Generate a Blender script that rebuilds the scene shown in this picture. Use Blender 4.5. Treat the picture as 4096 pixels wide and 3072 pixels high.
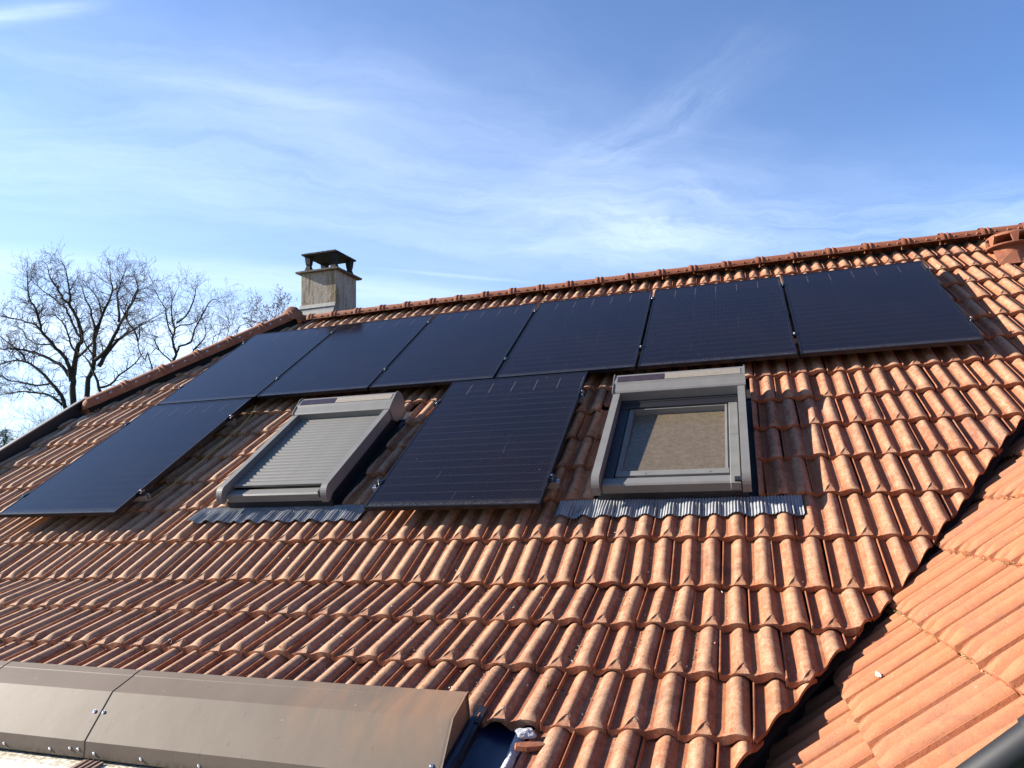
import bpy, bmesh, math, random
from math import sin, cos, pi, radians, sqrt, hypot
from mathutils import Vector, Matrix, noise

S = bpy.context.scene
for o in list(bpy.data.objects):
    bpy.data.objects.remove(o)

# ------------------------------------------------------------------ camera
cam_d = bpy.data.cameras.new("camera")
cam = bpy.data.objects.new("camera", cam_d)
S.collection.objects.link(cam)
cam_d.sensor_width = 36.0
cam_d.lens = 25.165
cam_d.clip_start = 0.05
cam_d.clip_end = 5000
RC = Matrix(((0.9478560, 0.0713040, 0.3106198), (0.3170670, -0.1124790, -0.9417096), (-0.0322094, 0.9910924, -0.1292221)))
cam.matrix_world = Matrix.Translation((5.40332, -6.88015, -1.75724)) @ RC.to_4x4()
S.camera = cam
S.render.resolution_x, S.render.resolution_y = 1024, 768

# ------------------------------------------------------------------ light
SUNV = Vector((-0.262, -0.036, 0.124)).normalized()      # towards the sun
EL = math.asin(SUNV.z)
AZ = math.atan2(SUNV.x, SUNV.y)
W = bpy.data.worlds.new("World")
S.world = W
W.use_nodes = True
W.cycles.sampling_method = 'MANUAL'
W.cycles.sample_map_resolution = 512
nt = W.node_tree
nt.nodes.clear()


def N(nt, t, **k):
    n = nt.nodes.new(t)
    for a, v in k.items():
        if a.startswith('i_'):
            n.inputs[a[2:].replace('_', ' ')].default_value = v
        elif a.startswith('n_'):
            n.inputs[int(a[2:])].default_value = v
        else:
            setattr(n, a, v)
    return n


def ramp(nt, src, stops, interp='LINEAR'):
    r = nt.nodes.new('ShaderNodeValToRGB')
    r.color_ramp.interpolation = interp
    e = r.color_ramp.elements
    while len(e) < len(stops):
        e.new(0.5)
    for i, (p, c) in enumerate(stops):
        e[i].position = p
        e[i].color = (c, c, c, 1) if not isinstance(c, tuple) else (*c, 1)
    nt.links.new(src, r.inputs[0])
    return r.outputs[0]


def math_n(nt, op, a, b=None, c=None):
    n = nt.nodes.new('ShaderNodeMath')
    n.operation = op
    for i, v in enumerate((a, b, c)):
        if v is None:
            continue
        if isinstance(v, (int, float)):
            n.inputs[i].default_value = v
        else:
            nt.links.new(v, n.inputs[i])
    return n.outputs[0]


def mixc(nt, f, a, b, mode='MIX'):
    n = nt.nodes.new('ShaderNodeMix')
    n.data_type = 'RGBA'
    n.blend_type = mode
    for s, v in ((0, f), (6, a), (7, b)):
        if isinstance(v, (int, float)):
            n.inputs[s].default_value = v
        elif isinstance(v, tuple):
            n.inputs[s].default_value = (*v, 1)
        else:
            nt.links.new(v, n.inputs[s])
    return n.outputs[2]


sky = N(nt, 'ShaderNodeTexSky', sky_type='NISHITA', sun_disc=False, sun_elevation=EL, sun_rotation=AZ,
        altitude=300, air_density=1.0, dust_density=0.6, ozone_density=2.2)
tc = N(nt, 'ShaderNodeTexCoord')
sep = N(nt, 'ShaderNodeSeparateXYZ')
nt.links.new(tc.outputs['Generated'], sep.inputs[0])
# clouds lie on a high flat layer: project the direction on it
den = math_n(nt, 'ADD', math_n(nt, 'MAXIMUM', sep.outputs[2], 0.0), 0.12)
cx = math_n(nt, 'DIVIDE', sep.outputs[0], den)
cy = math_n(nt, 'DIVIDE', sep.outputs[1], den)
cmb = N(nt, 'ShaderNodeCombineXYZ')
nt.links.new(cx, cmb.inputs[0])
nt.links.new(cy, cmb.inputs[1])


def cloud(rot, scale, detail, lo, hi, loc=(0, 0, 0), dist=0.0, rough=0.55):
    mp = N(nt, 'ShaderNodeMapping')
    mp.inputs['Rotation'].default_value = (0, 0, radians(rot))
    mp.inputs['Scale'].default_value = scale
    mp.inputs['Location'].default_value = loc
    nt.links.new(cmb.outputs[0], mp.inputs[0])
    n = N(nt, 'ShaderNodeTexNoise', i_Scale=1.0, i_Detail=detail, i_Roughness=rough, i_Distortion=dist)
    nt.links.new(mp.outputs[0], n.inputs['Vector'])
    return ramp(nt, n.outputs[0], [(lo, 0.0), (hi, 1.0)], 'EASE')


warp = N(nt, 'ShaderNodeTexNoise', i_Scale=1.6, i_Detail=5, i_Roughness=0.6)
nt.links.new(cmb.outputs[0], warp.inputs['Vector'])
wv = N(nt, 'ShaderNodeVectorMath', operation='SUBTRACT')
nt.links.new(warp.outputs['Color'], wv.inputs[0])
wv.inputs[1].default_value = (0.5, 0.5, 0.5)


def streak(p0, p1, width, amp, grain=0.6, warpk=0.25, fine=7.0, ends=0.35):
    """soft band of ice cloud from p0 to p1 in the cloud layer, broken up by stretched noise"""
    L = hypot(p1[0] - p0[0], p1[1] - p0[1])
    ang = math.atan2(p1[1] - p0[1], p1[0] - p0[0])
    w = N(nt, 'ShaderNodeVectorMath', operation='MULTIPLY_ADD')
    nt.links.new(wv.outputs[0], w.inputs[0])
    w.inputs[1].default_value = (warpk, warpk, 0)
    nt.links.new(cmb.outputs[0], w.inputs[2])
    mp = N(nt, 'ShaderNodeMapping', vector_type='TEXTURE')
    mp.inputs['Location'].default_value = ((p0[0] + p1[0]) / 2, (p0[1] + p1[1]) / 2, 0)
    mp.inputs['Rotation'].default_value = (0, 0, ang)
    nt.links.new(w.outputs[0], mp.inputs[0])
    s = N(nt, 'ShaderNodeSeparateXYZ')
    nt.links.new(mp.outputs[0], s.inputs[0])
    yy = math_n(nt, 'DIVIDE', s.outputs[1], width)
    gy = math_n(nt, 'EXPONENT', math_n(nt, 'MULTIPLY', math_n(nt, 'MULTIPLY', yy, yy), -1.0))
    xx = math_n(nt, 'DIVIDE', math_n(nt, 'ABSOLUTE', s.outputs[0]), L / 2)
    gx = ramp(nt, xx, [(max(0.0, 1 - ends), 1.0), (1.0, 0.0)], 'EASE')
    m2 = N(nt, 'ShaderNodeMapping')
    m2.inputs['Scale'].default_value = (fine * .22, fine, 1)
    m2.inputs['Location'].default_value = (p0[0] * 7, p0[1] * 5, 0)
    nt.links.new(mp.outputs[0], m2.inputs[0])
    n = N(nt, 'ShaderNodeTexNoise', i_Scale=1.0, i_Detail=6, i_Roughness=0.66, i_Distortion=0.2)
    nt.links.new(m2.outputs[0], n.inputs['Vector'])
    g = ramp(nt, n.outputs[0], [(0.30, 1.0 - grain), (0.72, 1.0)], 'LINEAR')
    return math_n(nt, 'MULTIPLY', math_n(nt, 'MULTIPLY', gx, gy), math_n(nt, 'MULTIPLY', g, amp))


parts = [
    streak((-2.1, 0.5), (0.3, 2.6), 0.46, 0.25, 0.75, 0.45, 4.5, 0.6),      # broad veil from the upper left to the middle right
    streak((-1.30, 0.82), (-0.62, 1.40), 0.040, 0.17, 0.85, 0.16, 9.0, 0.8),  # brighter wisp in it
    streak((-1.00, 0.94), (-0.50, 1.38), 0.075, 0.10, 0.9, 0.25, 8.0, 0.8),
    streak((-3.4, 0.35), (-0.60, 2.78), 0.11, 0.26, 0.7, 0.18, 6.0, 0.4),    # pale band above the bare trees
    streak((-3.8, 0.9), (-1.0, 3.2), 0.40, 0.26, 0.4, 0.15, 4.0, 0.4),
    streak((-1.45, 0.72), (-0.93, 0.86), 0.018, 0.28, 0.8, 0.05, 16.0, 0.6),  # old contrail in the corner
    streak((-1.25, 1.98), (-0.60, 2.48), 0.014, 0.13, 0.6, 0.05, 9.0, 0.9),  # thin contrail right of the chimney
    streak((-0.50, 1.85), (0.16, 1.28), 0.095, 0.14, 1.0, 0.40, 12.0, 0.8),  # wisp in the upper right
    streak((0.22, 1.20), (0.52, 1.08), 0.030, 0.13, 0.8, 0.06, 12.0, 0.8),
    streak((-0.95, 1.95), (1.7, 2.65), 0.26, 0.24, 1.0, 0.50, 7.0, 0.5),     # mottled veil over the ridge
]
veil = parts[0]
for p_ in parts[1:]:
    veil = math_n(nt, 'ADD', veil, p_)
low = ramp(nt, sep.outputs[2], [(0.0, 1.0), (0.16, 0.80), (0.26, 0.42), (0.42, 0.20), (0.80, 0.04)])
dot = N(nt, 'ShaderNodeVectorMath', operation='DOT_PRODUCT')
nt.links.new(tc.outputs['Generated'], dot.inputs[0])
dot.inputs[1].default_value = SUNV
side = ramp(nt, math_n(nt, 'MULTIPLY_ADD', dot.outputs['Value'], 0.5, 0.5), [(0.25, 0.30), (0.50, 0.55), (0.85, 1.0)])
haze = math_n(nt, 'MULTIPLY', low, side)
fac = math_n(nt, 'MINIMUM', math_n(nt, 'ADD', veil, math_n(nt, 'MULTIPLY', haze, 0.62)), 0.96)
tint = mixc(nt, 1.0, sky.outputs[0], (0.45, 0.77, 1.17), 'MULTIPLY')
col = mixc(nt, fac, tint, (7.8, 8.9, 10.4))
bg = N(nt, 'ShaderNodeBackground', i_Strength=0.056)
nt.links.new(col, bg.inputs[0])
wo = N(nt, 'ShaderNodeOutputWorld')
nt.links.new(bg.outputs[0], wo.inputs[0])

sl = bpy.data.lights.new("sun", 'SUN')
sl.energy = 5.0
sl.angle = radians(0.53)
sl.color = (1.0, 0.93, 0.82)
sun = bpy.data.objects.new("sun", sl)
S.collection.objects.link(sun)
sun.rotation_euler = SUNV.to_track_quat('Z', 'Y').to_euler()
sun.location = SUNV * 60
S.view_settings.view_transform = 'Standard'
S.view_settings.look = 'None'
S.view_settings.gamma = 1
S.view_settings.exposure = 1.75
S.view_settings.use_curve_mapping = False

# ------------------------------------------------------------------ materials
def mat(name, rough=0.6, metal=0.0, spec=0.5, base=(0.5, 0.5, 0.5)):
    m = bpy.data.materials.new(name)
    m.use_nodes = True
    p = m.node_tree.nodes['Principled BSDF']
    p.inputs['Base Color'].default_value = (*base, 1)
    p.inputs['Roughness'].default_value = rough
    p.inputs['Metallic'].default_value = metal
    p.inputs['Specular IOR Level'].default_value = spec
    return m, m.node_tree, p


def noise_n(nt, vec, scale, detail=4, rough=0.55, dist=0.0):
    n = N(nt, 'ShaderNodeTexNoise', i_Scale=scale, i_Detail=detail, i_Roughness=rough, i_Distortion=dist)
    nt.links.new(vec, n.inputs['Vector'])
    return n.outputs[0]


def bump(nt, p, h, strength=0.3, dist=0.002, prev=None):
    b = N(nt, 'ShaderNodeBump', i_Strength=strength, i_Distance=dist)
    nt.links.new(h, b.inputs['Height'])
    if prev:
        nt.links.new(prev, b.inputs['Normal'])
    nt.links.new(b.outputs[0], p.inputs['Normal'])
    return b.outputs[0]


def rotvec(nt, src, rot, scale):
    mp = N(nt, 'ShaderNodeMapping')
    mp.inputs['Rotation'].default_value = rot
    mp.inputs['Scale'].default_value = scale
    nt.links.new(src, mp.inputs[0])
    return mp.outputs[0]


def tile_material(name, c_a, c_b, c_c, lichen, grime, lich_amt=0.5, up=(0, .837, .547), across=(1, 0, 0)):
    m, nt, p = mat(name, 0.86, spec=0.22)
    geo = N(nt, 'ShaderNodeNewGeometry')
    tco = N(nt, 'ShaderNodeTexCoord')
    pos = geo.outputs['Position']
    oi = N(nt, 'ShaderNodeObjectInfo')
    dots = []
    for d_, k_ in ((across, 34.0), (up, 4.0)):
        dn = N(nt, 'ShaderNodeVectorMath', operation='DOT_PRODUCT')
        nt.links.new(pos, dn.inputs[0])
        dn.inputs[1].default_value = tuple(x * k_ for x in d_)
        dots.append(dn.outputs['Value'])
    sv = N(nt, 'ShaderNodeCombineXYZ')
    nt.links.new(dots[0], sv.inputs[0])
    nt.links.new(dots[1], sv.inputs[1])
    streaks = noise_n(nt, sv.outputs[0], 1.0, 6, 0.68, 0.15)
    at = N(nt, 'ShaderNodeAttribute', attribute_name='rnd')
    rnd = math_n(nt, 'FRACT', math_n(nt, 'ADD', oi.outputs['Random'], at.outputs['Fac']))
    col = ramp(nt, rnd, [(0.0, c_a), (0.45, c_b), (0.8, c_a), (1.0, c_c)])
    n1 = noise_n(nt, pos, 3.2, 5, 0.6)
    col = mixc(nt, ramp(nt, n1, [(0.35, 0.0), (0.72, 0.55)]), col, c_c)
    n2 = noise_n(nt, pos, 38, 6, 0.65)
    col = mixc(nt, ramp(nt, n2, [(0.28, 0.40), (0.46, 0.0)]), col, tuple(x * 0.70 for x in c_b))
    col = mixc(nt, math_n(nt, 'MULTIPLY', ramp(nt, streaks, [(0.52, 0.0), (0.72, 1.0)]), 0.42), col, tuple(x * 0.55 + 0.012 for x in c_c))
    # crest: pale lime bloom and lichen, plus painted grazing light to the west
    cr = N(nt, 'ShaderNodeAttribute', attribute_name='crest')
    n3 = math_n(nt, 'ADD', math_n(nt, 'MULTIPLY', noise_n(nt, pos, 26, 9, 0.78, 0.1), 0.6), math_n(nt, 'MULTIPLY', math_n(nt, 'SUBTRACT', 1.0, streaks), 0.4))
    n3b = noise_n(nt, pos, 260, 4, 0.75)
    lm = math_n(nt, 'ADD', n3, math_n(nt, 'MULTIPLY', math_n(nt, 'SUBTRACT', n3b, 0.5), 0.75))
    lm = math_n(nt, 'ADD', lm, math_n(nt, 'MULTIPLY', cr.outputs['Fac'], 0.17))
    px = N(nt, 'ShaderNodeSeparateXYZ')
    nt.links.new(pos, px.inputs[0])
    west_graze = N(nt, 'ShaderNodeMapRange', i_From_Min=5.2, i_From_Max=1.0, i_To_Min=0.0, i_To_Max=0.11)  # grazing light on the left crests, put into the colour as extra pale cover
    nt.links.new(px.outputs[0], west_graze.inputs[0])
    lm = math_n(nt, 'ADD', lm, west_graze.outputs[0])
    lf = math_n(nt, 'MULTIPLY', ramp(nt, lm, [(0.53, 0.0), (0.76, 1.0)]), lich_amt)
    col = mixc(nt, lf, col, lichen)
    # dark grime patches
    n4 = noise_n(nt, pos, 4.2, 8, 0.74, 0.4)
    gf = math_n(nt, 'MULTIPLY', ramp(nt, n4, [(0.55, 0.0), (0.74, 1.0)]), 0.68)
    col = mixc(nt, gf, col, grime)
    # fine specks
    n5 = noise_n(nt, pos, 330, 2, 0.5)
    col = mixc(nt, ramp(nt, n5, [(0.62, 0.0), (0.72, 0.75)]), col, tuple(x * 0.35 for x in c_a))
    n6 = noise_n(nt, pos, 95, 3, 0.6)
    col = mixc(nt, ramp(nt, n6, [(0.69, 0.0), (0.77, 0.7)]), col, (0.42, 0.38, 0.31))
    nt.links.new(col, p.inputs['Base Color'])
    h = math_n(nt, 'ADD', math_n(nt, 'MULTIPLY', n2, 1.0), math_n(nt, 'MULTIPLY', noise_n(nt, pos, 210, 4, 0.7), 0.5))
    bump(nt, p, h, 0.55, 0.004)
    return m


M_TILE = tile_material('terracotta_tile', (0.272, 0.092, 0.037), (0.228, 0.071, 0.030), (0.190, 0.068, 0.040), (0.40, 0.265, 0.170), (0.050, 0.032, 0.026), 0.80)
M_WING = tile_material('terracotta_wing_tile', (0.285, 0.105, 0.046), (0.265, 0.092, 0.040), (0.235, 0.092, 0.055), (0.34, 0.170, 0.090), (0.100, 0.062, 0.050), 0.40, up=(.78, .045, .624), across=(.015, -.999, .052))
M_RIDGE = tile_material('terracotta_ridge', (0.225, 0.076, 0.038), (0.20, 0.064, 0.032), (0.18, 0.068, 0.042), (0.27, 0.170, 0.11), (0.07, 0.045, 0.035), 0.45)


def simple(name, base, rough=0.6, metal=0.0, nscale=30, namt=0.25, bstr=0.1, bdist=0.001, spec=0.5, obj=True):
    m, nt, p = mat(name, rough, metal, spec)
    tco = N(nt, 'ShaderNodeTexCoord')
    v = tco.outputs['Object'] if obj else N(nt, 'ShaderNodeNewGeometry').outputs['Position']
    n = noise_n(nt, v, nscale, 6, 0.65)
    c = mixc(nt, ramp(nt, n, [(0.3, 0.0), (0.7, 1.0)]), tuple(x * (1 - namt) for x in base), tuple(min(1, x * (1 + namt)) for x in base))
    nt.links.new(c, p.inputs['Base Color'])
    if bstr:
        bump(nt, p, noise_n(nt, v, nscale * 4, 4, 0.6), bstr, bdist)
    return m


M_UNDER = simple('roof_underlay', (0.004, 0.0035, 0.004), 0.9, nscale=6)
M_DARKMETAL = simple('dark_flashing', (0.010, 0.010, 0.011), 0.55, 0.0, 12, 0.25, 0.05)
M_BLACKFRAME = simple('black_anodised_frame', (0.010, 0.010, 0.013), 0.33, 0.4, 20, 0.2, 0.0)
M_ALU = simple('bare_aluminium', (0.62, 0.62, 0.62), 0.35, 0.9, 40, 0.1, 0.05)
M_STEEL = simple('stainless_steel', (0.75, 0.75, 0.74), 0.16, 1.0, 40, 0.05, 0.0)
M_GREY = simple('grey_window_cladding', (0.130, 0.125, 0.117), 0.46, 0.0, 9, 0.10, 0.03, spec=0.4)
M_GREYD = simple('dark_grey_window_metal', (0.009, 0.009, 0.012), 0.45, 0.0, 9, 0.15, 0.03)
M_SLAT = simple('grey_shutter_slat', (0.108, 0.104, 0.097), 0.52, 0.0, 14, 0.10, 0.04, spec=0.35)
M_LEAD = simple('grey_lead_apron', (0.20, 0.205, 0.215), 0.5, 0.0, 16, 0.3, 0.2, 0.002)
M_MORTAR = simple('grey_mortar', (0.34, 0.34, 0.36), 0.95, 0, 22, 0.3, 0.8, 0.01)
M_BLUE = simple('dark_blue_gutter', (0.005, 0.009, 0.030), 0.28, 0.0, 9, 0.5, 0.1, 0.003)
M_CONC = simple('black_weathered_concrete', (0.008, 0.008, 0.008), 0.95, 0, 30, 0.6, 0.9, 0.01, obj=False)
M_SLAB = simple('speckled_concrete_slab', (0.075, 0.068, 0.055), 0.95, 0, 60, 0.9, 0.9, 0.01, obj=False)
M_PVC = simple('black_plastic', (0.02, 0.02, 0.02), 0.5)
M_WIRE = simple('yellow_wire', (0.42, 0.27, 0.06), 0.5)
M_COPING = simple('grey_zinc_coping', (0.16, 0.16, 0.15), 0.5, 0.2, 15, 0.2, 0.1)
M_WALL = simple('cream_render', (0.55, 0.50, 0.42), 0.95, 0, 9, 0.1, 0.4, 0.004)
M_WOODTRIM = simple('brown_cover_strip', (0.20, 0.125, 0.095), 0.5, 0, 12, 0.15, 0.05)
M_BACKROOF = simple('terracotta_back_slope', (0.36, 0.15, 0.08), 0.9, 0, 5, 0.25, 0.5, 0.004)
M_STRIP = simple('matt_textured_strip', (0.17, 0.145, 0.12), 0.8, 0, 160, 0.5, 0.5, 0.001)
M_PVSTRIP = simple('small_solar_strip', (0.035, 0.025, 0.028), 0.12, 0, 20, 0.2, 0.0)
M_SOFFIT = simple('room_lining', (0.30, 0.31, 0.26), 0.9, 0, 3, 0.1, 0)
M_ROOM = simple('room_wall_green', (0.16, 0.26, 0.24), 0.9, 0, 3, 0.1, 0)


def brown_sheet():
    m, nt, p = mat('brown_painted_sheet', 0.62, 0.0, 0.16)
    g = N(nt, 'ShaderNodeNewGeometry')
    pos = g.outputs['Position']
    col = mixc(nt, ramp(nt, noise_n(nt, pos, 4, 5), [(0.3, 0.0), (0.7, 1.0)]), (0.108, 0.082, 0.063), (0.124, 0.096, 0.075))
    # reddish run-off dust from the tiles near the right end
    sx = N(nt, 'ShaderNodeSeparateXYZ')
    nt.links.new(pos, sx.inputs[0])
    xr = N(nt, 'ShaderNodeMapRange', i_From_Min=3.55, i_From_Max=4.05)
    nt.links.new(sx.outputs[0], xr.inputs[0])
    st = noise_n(nt, rotvec(nt, pos, (0, 0, 0), (9, 2, 2)), 1.0, 6, 0.6, 0.4)
    up = N(nt, 'ShaderNodeMapRange', i_From_Min=-2.70, i_From_Max=-2.54)
    nt.links.new(sx.outputs[2], up.inputs[0])
    f = math_n(nt, 'MULTIPLY', math_n(nt, 'MULTIPLY', ramp(nt, st, [(0.42, 0.0), (0.62, 1.0)]), xr.outputs[0]), math_n(nt, 'MULTIPLY_ADD', up.outputs[0], 0.42, 0.03))
    col = mixc(nt, f, col, (0.28, 0.14, 0.07))
    sp = noise_n(nt, pos, 70, 2, 0.5)
    col = mixc(nt, ramp(nt, sp, [(0.755, 0.0), (0.775, 0.7)]), col, (0.4, 0.36, 0.3))
    sp2 = noise_n(nt, rotvec(nt, pos, (0, 0, 0), (60, 20, 20)), 1.0, 2, 0.5)
    col = mixc(nt, ramp(nt, sp2, [(0.70, 0.0), (0.75, 0.5)]), col, (0.06, 0.045, 0.035))
    # dirt line along the bottom skirt
    lo = N(nt, 'ShaderNodeMapRange', i_From_Min=-2.760, i_From_Max=-2.785)
    nt.links.new(sx.outputs[2], lo.inputs[0])
    dn = noise_n(nt, pos, 45, 5, 0.7)
    col = mixc(nt, math_n(nt, 'MULTIPLY', lo.outputs[0], ramp(nt, dn, [(0.35, 0.0), (0.6, 0.85)])), col, (0.05, 0.04, 0.02))
    nt.links.new(col, p.inputs['Base Color'])
    bump(nt, p, noise_n(nt, pos, 7, 2, 0.5), 0.25, 0.006)
    return m


M_BROWN = brown_sheet()


def pv_material():
    m, nt, p = mat('solar_glass', 0.09, 0.0, 0.30)
    tco = N(nt, 'ShaderNodeTexCoord')
    sx = N(nt, 'ShaderNodeSeparateXYZ')
    nt.links.new(tco.outputs['Object'], sx.inputs[0])
    X, Y = sx.outputs[0], sx.outputs[1]

    def lines(v, period, width, phase=0.0):
        a = math_n(nt, 'FRACT', math_n(nt, 'ADD', math_n(nt, 'DIVIDE', v, period), phase))
        b = math_n(nt, 'ABSOLUTE', math_n(nt, 'SUBTRACT', a, 0.5))
        return math_n(nt, 'GREATER_THAN', b, 0.5 - width / period / 2)
    # ten fine wires on each of the six cells across; cells are 0.184 x 0.0925
    n1 = noise_n(nt, tco.outputs['Object'], 1.4, 3, 0.6)
    n2 = noise_n(nt, tco.outputs['Object'], 60, 4, 0.7)
    col = mixc(nt, ramp(nt, n1, [(0.3, 0.0), (0.7, 1.0)]), (0.0026, 0.0018, 0.0024), (0.0055, 0.0028, 0.0030))
    wires = lines(X, 0.0115, 0.0010)
    col = mixc(nt, math_n(nt, 'MULTIPLY', wires, 0.5), col, (0.060, 0.052, 0.056))
    dash = math_n(nt, 'MULTIPLY', lines(X, 0.0115, 0.0022), lines(Y, 0.0925, 0.012, 0.42))
    col = mixc(nt, math_n(nt, 'MULTIPLY', dash, 0.4), col, (0.08, 0.075, 0.085))
    gaps_v = math_n(nt, 'MULTIPLY', lines(X, 0.1837, 0.0022, -0.08), ramp(nt, noise_n(nt, rotvec(nt, tco.outputs['Object'], (0, 0, 0), (3, 2.2, 1)), 1.0, 2), [(0.52, 0.0), (0.60, 1.0)]))
    col = mixc(nt, math_n(nt, 'MULTIPLY', gaps_v, 0.3), col, (0.08, 0.075, 0.08))
    # pale ticks between the cells of the top two rows, a dark band across the middle
    top = math_n(nt, 'MULTIPLY', math_n(nt, 'GREATER_THAN', Y, 1.49), math_n(nt, 'LESS_THAN', Y, 1.66))
    ticks = math_n(nt, 'MULTIPLY', lines(X, 0.1837, 0.003, -0.08), top)
    col = mixc(nt, math_n(nt, 'MULTIPLY', ticks, 0.6), col, (0.17, 0.13, 0.11))
    hz = math_n(nt, 'MULTIPLY', lines(Y, 0.0925, 0.0016, 0.05), math_n(nt, 'GREATER_THAN', Y, 1.52))
    col = mixc(nt, math_n(nt, 'MULTIPLY', hz, 0.25), col, (0.08, 0.07, 0.085))
    mid = math_n(nt, 'LESS_THAN', math_n(nt, 'ABSOLUTE', math_n(nt, 'SUBTRACT', Y, 0.872)), 0.006)
    col = mixc(nt, mid, col, (0.004, 0.004, 0.008))
    # dust, thicker at the lower edge
    d = ramp(nt, n2, [(0.45, 0.0), (0.8, 0.05)])
    col = mixc(nt, d, col, (0.10, 0.09, 0.10))
    ed = N(nt, 'ShaderNodeMapRange', i_From_Min=0.06, i_From_Max=0.0, i_To_Min=0.0, i_To_Max=0.22)
    nt.links.new(Y, ed.inputs[0])
    col = mixc(nt, math_n(nt, 'MULTIPLY', ed.outputs[0], ramp(nt, n2, [(0.4, 0.2), (0.65, 1.0)])), col, (0.30, 0.27, 0.24))
    sp = noise_n(nt, N(nt, 'ShaderNodeNewGeometry').outputs['Position'], 55, 1, 0.5)
    col = mixc(nt, ramp(nt, sp, [(0.80, 0.0), (0.82, 0.6)]), col, (0.16, 0.15, 0.15))
    nt.links.new(col, p.inputs['Base Color'])
    rr = ramp(nt, n1, [(0.3, 0.10), (0.7, 0.16)])
    nt.links.new(rr, p.inputs['Roughness'])
    return m


M_PV = pv_material()


def window_glass():
    m, nt, p = mat('dusty_window_glass', 0.06, 0.0, 0.5)
    out = nt.nodes['Material Output']
    pos = N(nt, 'ShaderNodeNewGeometry').outputs['Position']
    n = noise_n(nt, pos, 26, 8, 0.75, 0.3)
    nb = noise_n(nt, pos, 300, 2, 0.5)
    c = mixc(nt, ramp(nt, n, [(0.3, 0.0), (0.7, 1.0)]), (0.135, 0.100, 0.062), (0.185, 0.145, 0.098))
    c = mixc(nt, ramp(nt, nb, [(0.62, 0.0), (0.72, 0.7)]), c, (0.34, 0.30, 0.24))
    nt.links.new(c, p.inputs['Base Color'])
    p.inputs['Roughness'].default_value = 0.35
    tr = N(nt, 'ShaderNodeBsdfTransparent')
    tr.inputs[0].default_value = (0.86, 0.95, 0.92, 1)
    gl = N(nt, 'ShaderNodeBsdfGlossy', i_Roughness=0.03)
    fr = N(nt, 'ShaderNodeFresnel', i_IOR=1.5)
    m1 = N(nt, 'ShaderNodeMixShader')
    nt.links.new(fr.outputs[0], m1.inputs[0])
    nt.links.new(tr.outputs[0], m1.inputs[1])
    nt.links.new(gl.outputs[0], m1.inputs[2])
    m2 = N(nt, 'ShaderNodeMixShader')
    nt.links.new(ramp(nt, n, [(0.2, 0.50), (0.8, 0.68)]), m2.inputs[0])
    nt.links.new(m1.outputs[0], m2.inputs[1])
    nt.links.new(p.outputs[0], m2.inputs[2])
    nt.links.new(m2.outputs[0], out.inputs[0])
    return m


M_GLASS = window_glass()


def chimney_render():
    m, nt, p = mat('stained_rough_render', 0.97, 0, 0.1)
    pos = N(nt, 'ShaderNodeNewGeometry').outputs['Position']
    st = noise_n(nt, rotvec(nt, pos, (0, 0, 0), (8, 8, 2.2)), 1.0, 8, 0.7, 0.15)
    c = ramp(nt, st, [(0.30, (0.09, 0.07, 0.05)), (0.41, (0.24, 0.185, 0.125)), (0.49, (0.32, 0.285, 0.235)), (0.70, (0.38, 0.35, 0.315))])
    st2 = noise_n(nt, rotvec(nt, pos, (0, 0, 0), (22, 22, 2.2)), 1.0, 4, 0.6, 0.2)
    c = mixc(nt, ramp(nt, st2, [(0.56, 0.0), (0.68, 0.75)]), c, (0.09, 0.06, 0.05))
    f = noise_n(nt, pos, 60, 5, 0.7)
    c = mixc(nt, ramp(nt, f, [(0.38, 0.55), (0.56, 0.0)]), c, (0.12, 0.09, 0.05))
    nt.links.new(c, p.inputs['Base Color'])
    bump(nt, p, f, 0.8, 0.008)
    return m


M_CHIM = chimney_render()


def veranda_mat():
    m, nt, p = mat('pale_veranda_panel', 0.35, 0, 0.5)
    pos = N(nt, 'ShaderNodeNewGeometry').outputs['Position']
    c = mixc(nt, ramp(nt, noise_n(nt, pos, 8, 5), [(0.3, 0.0), (0.7, 1.0)]), (0.60, 0.55, 0.46), (0.72, 0.68, 0.60))
    d = noise_n(nt, rotvec(nt, pos, (0, 0, 0), (50, 50, 50)), 1.0, 5, 0.75)
    sx = N(nt, 'ShaderNodeSeparateXYZ')
    nt.links.new(pos, sx.inputs[0])
    e = N(nt, 'ShaderNodeMapRange', i_From_Min=-4.76, i_From_Max=-4.62)
    nt.links.new(sx.outputs[1], e.inputs[0])
    c = mixc(nt, math_n(nt, 'MULTIPLY', e.outputs[0], ramp(nt, d, [(0.4, 0.0), (0.55, 0.8)])), c, (0.16, 0.12, 0.05))
    nt.links.new(c, p.inputs['Base Color'])
    return m


M_VER = veranda_mat()


def bark(name, a, b):
    m, nt, p = mat(name, 0.95, 0, 0.1)
    pos = N(nt, 'ShaderNodeNewGeometry').outputs['Position']
    c = mixc(nt, ramp(nt, noise_n(nt, pos, 60 if 'grit' in name or 'moss' in name else 1.7, 5, 0.65), [(0.35, 0.0), (0.65, 1.0)]), a, b)
    nt.links.new(c, p.inputs['Base Color'])
    return m


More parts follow.
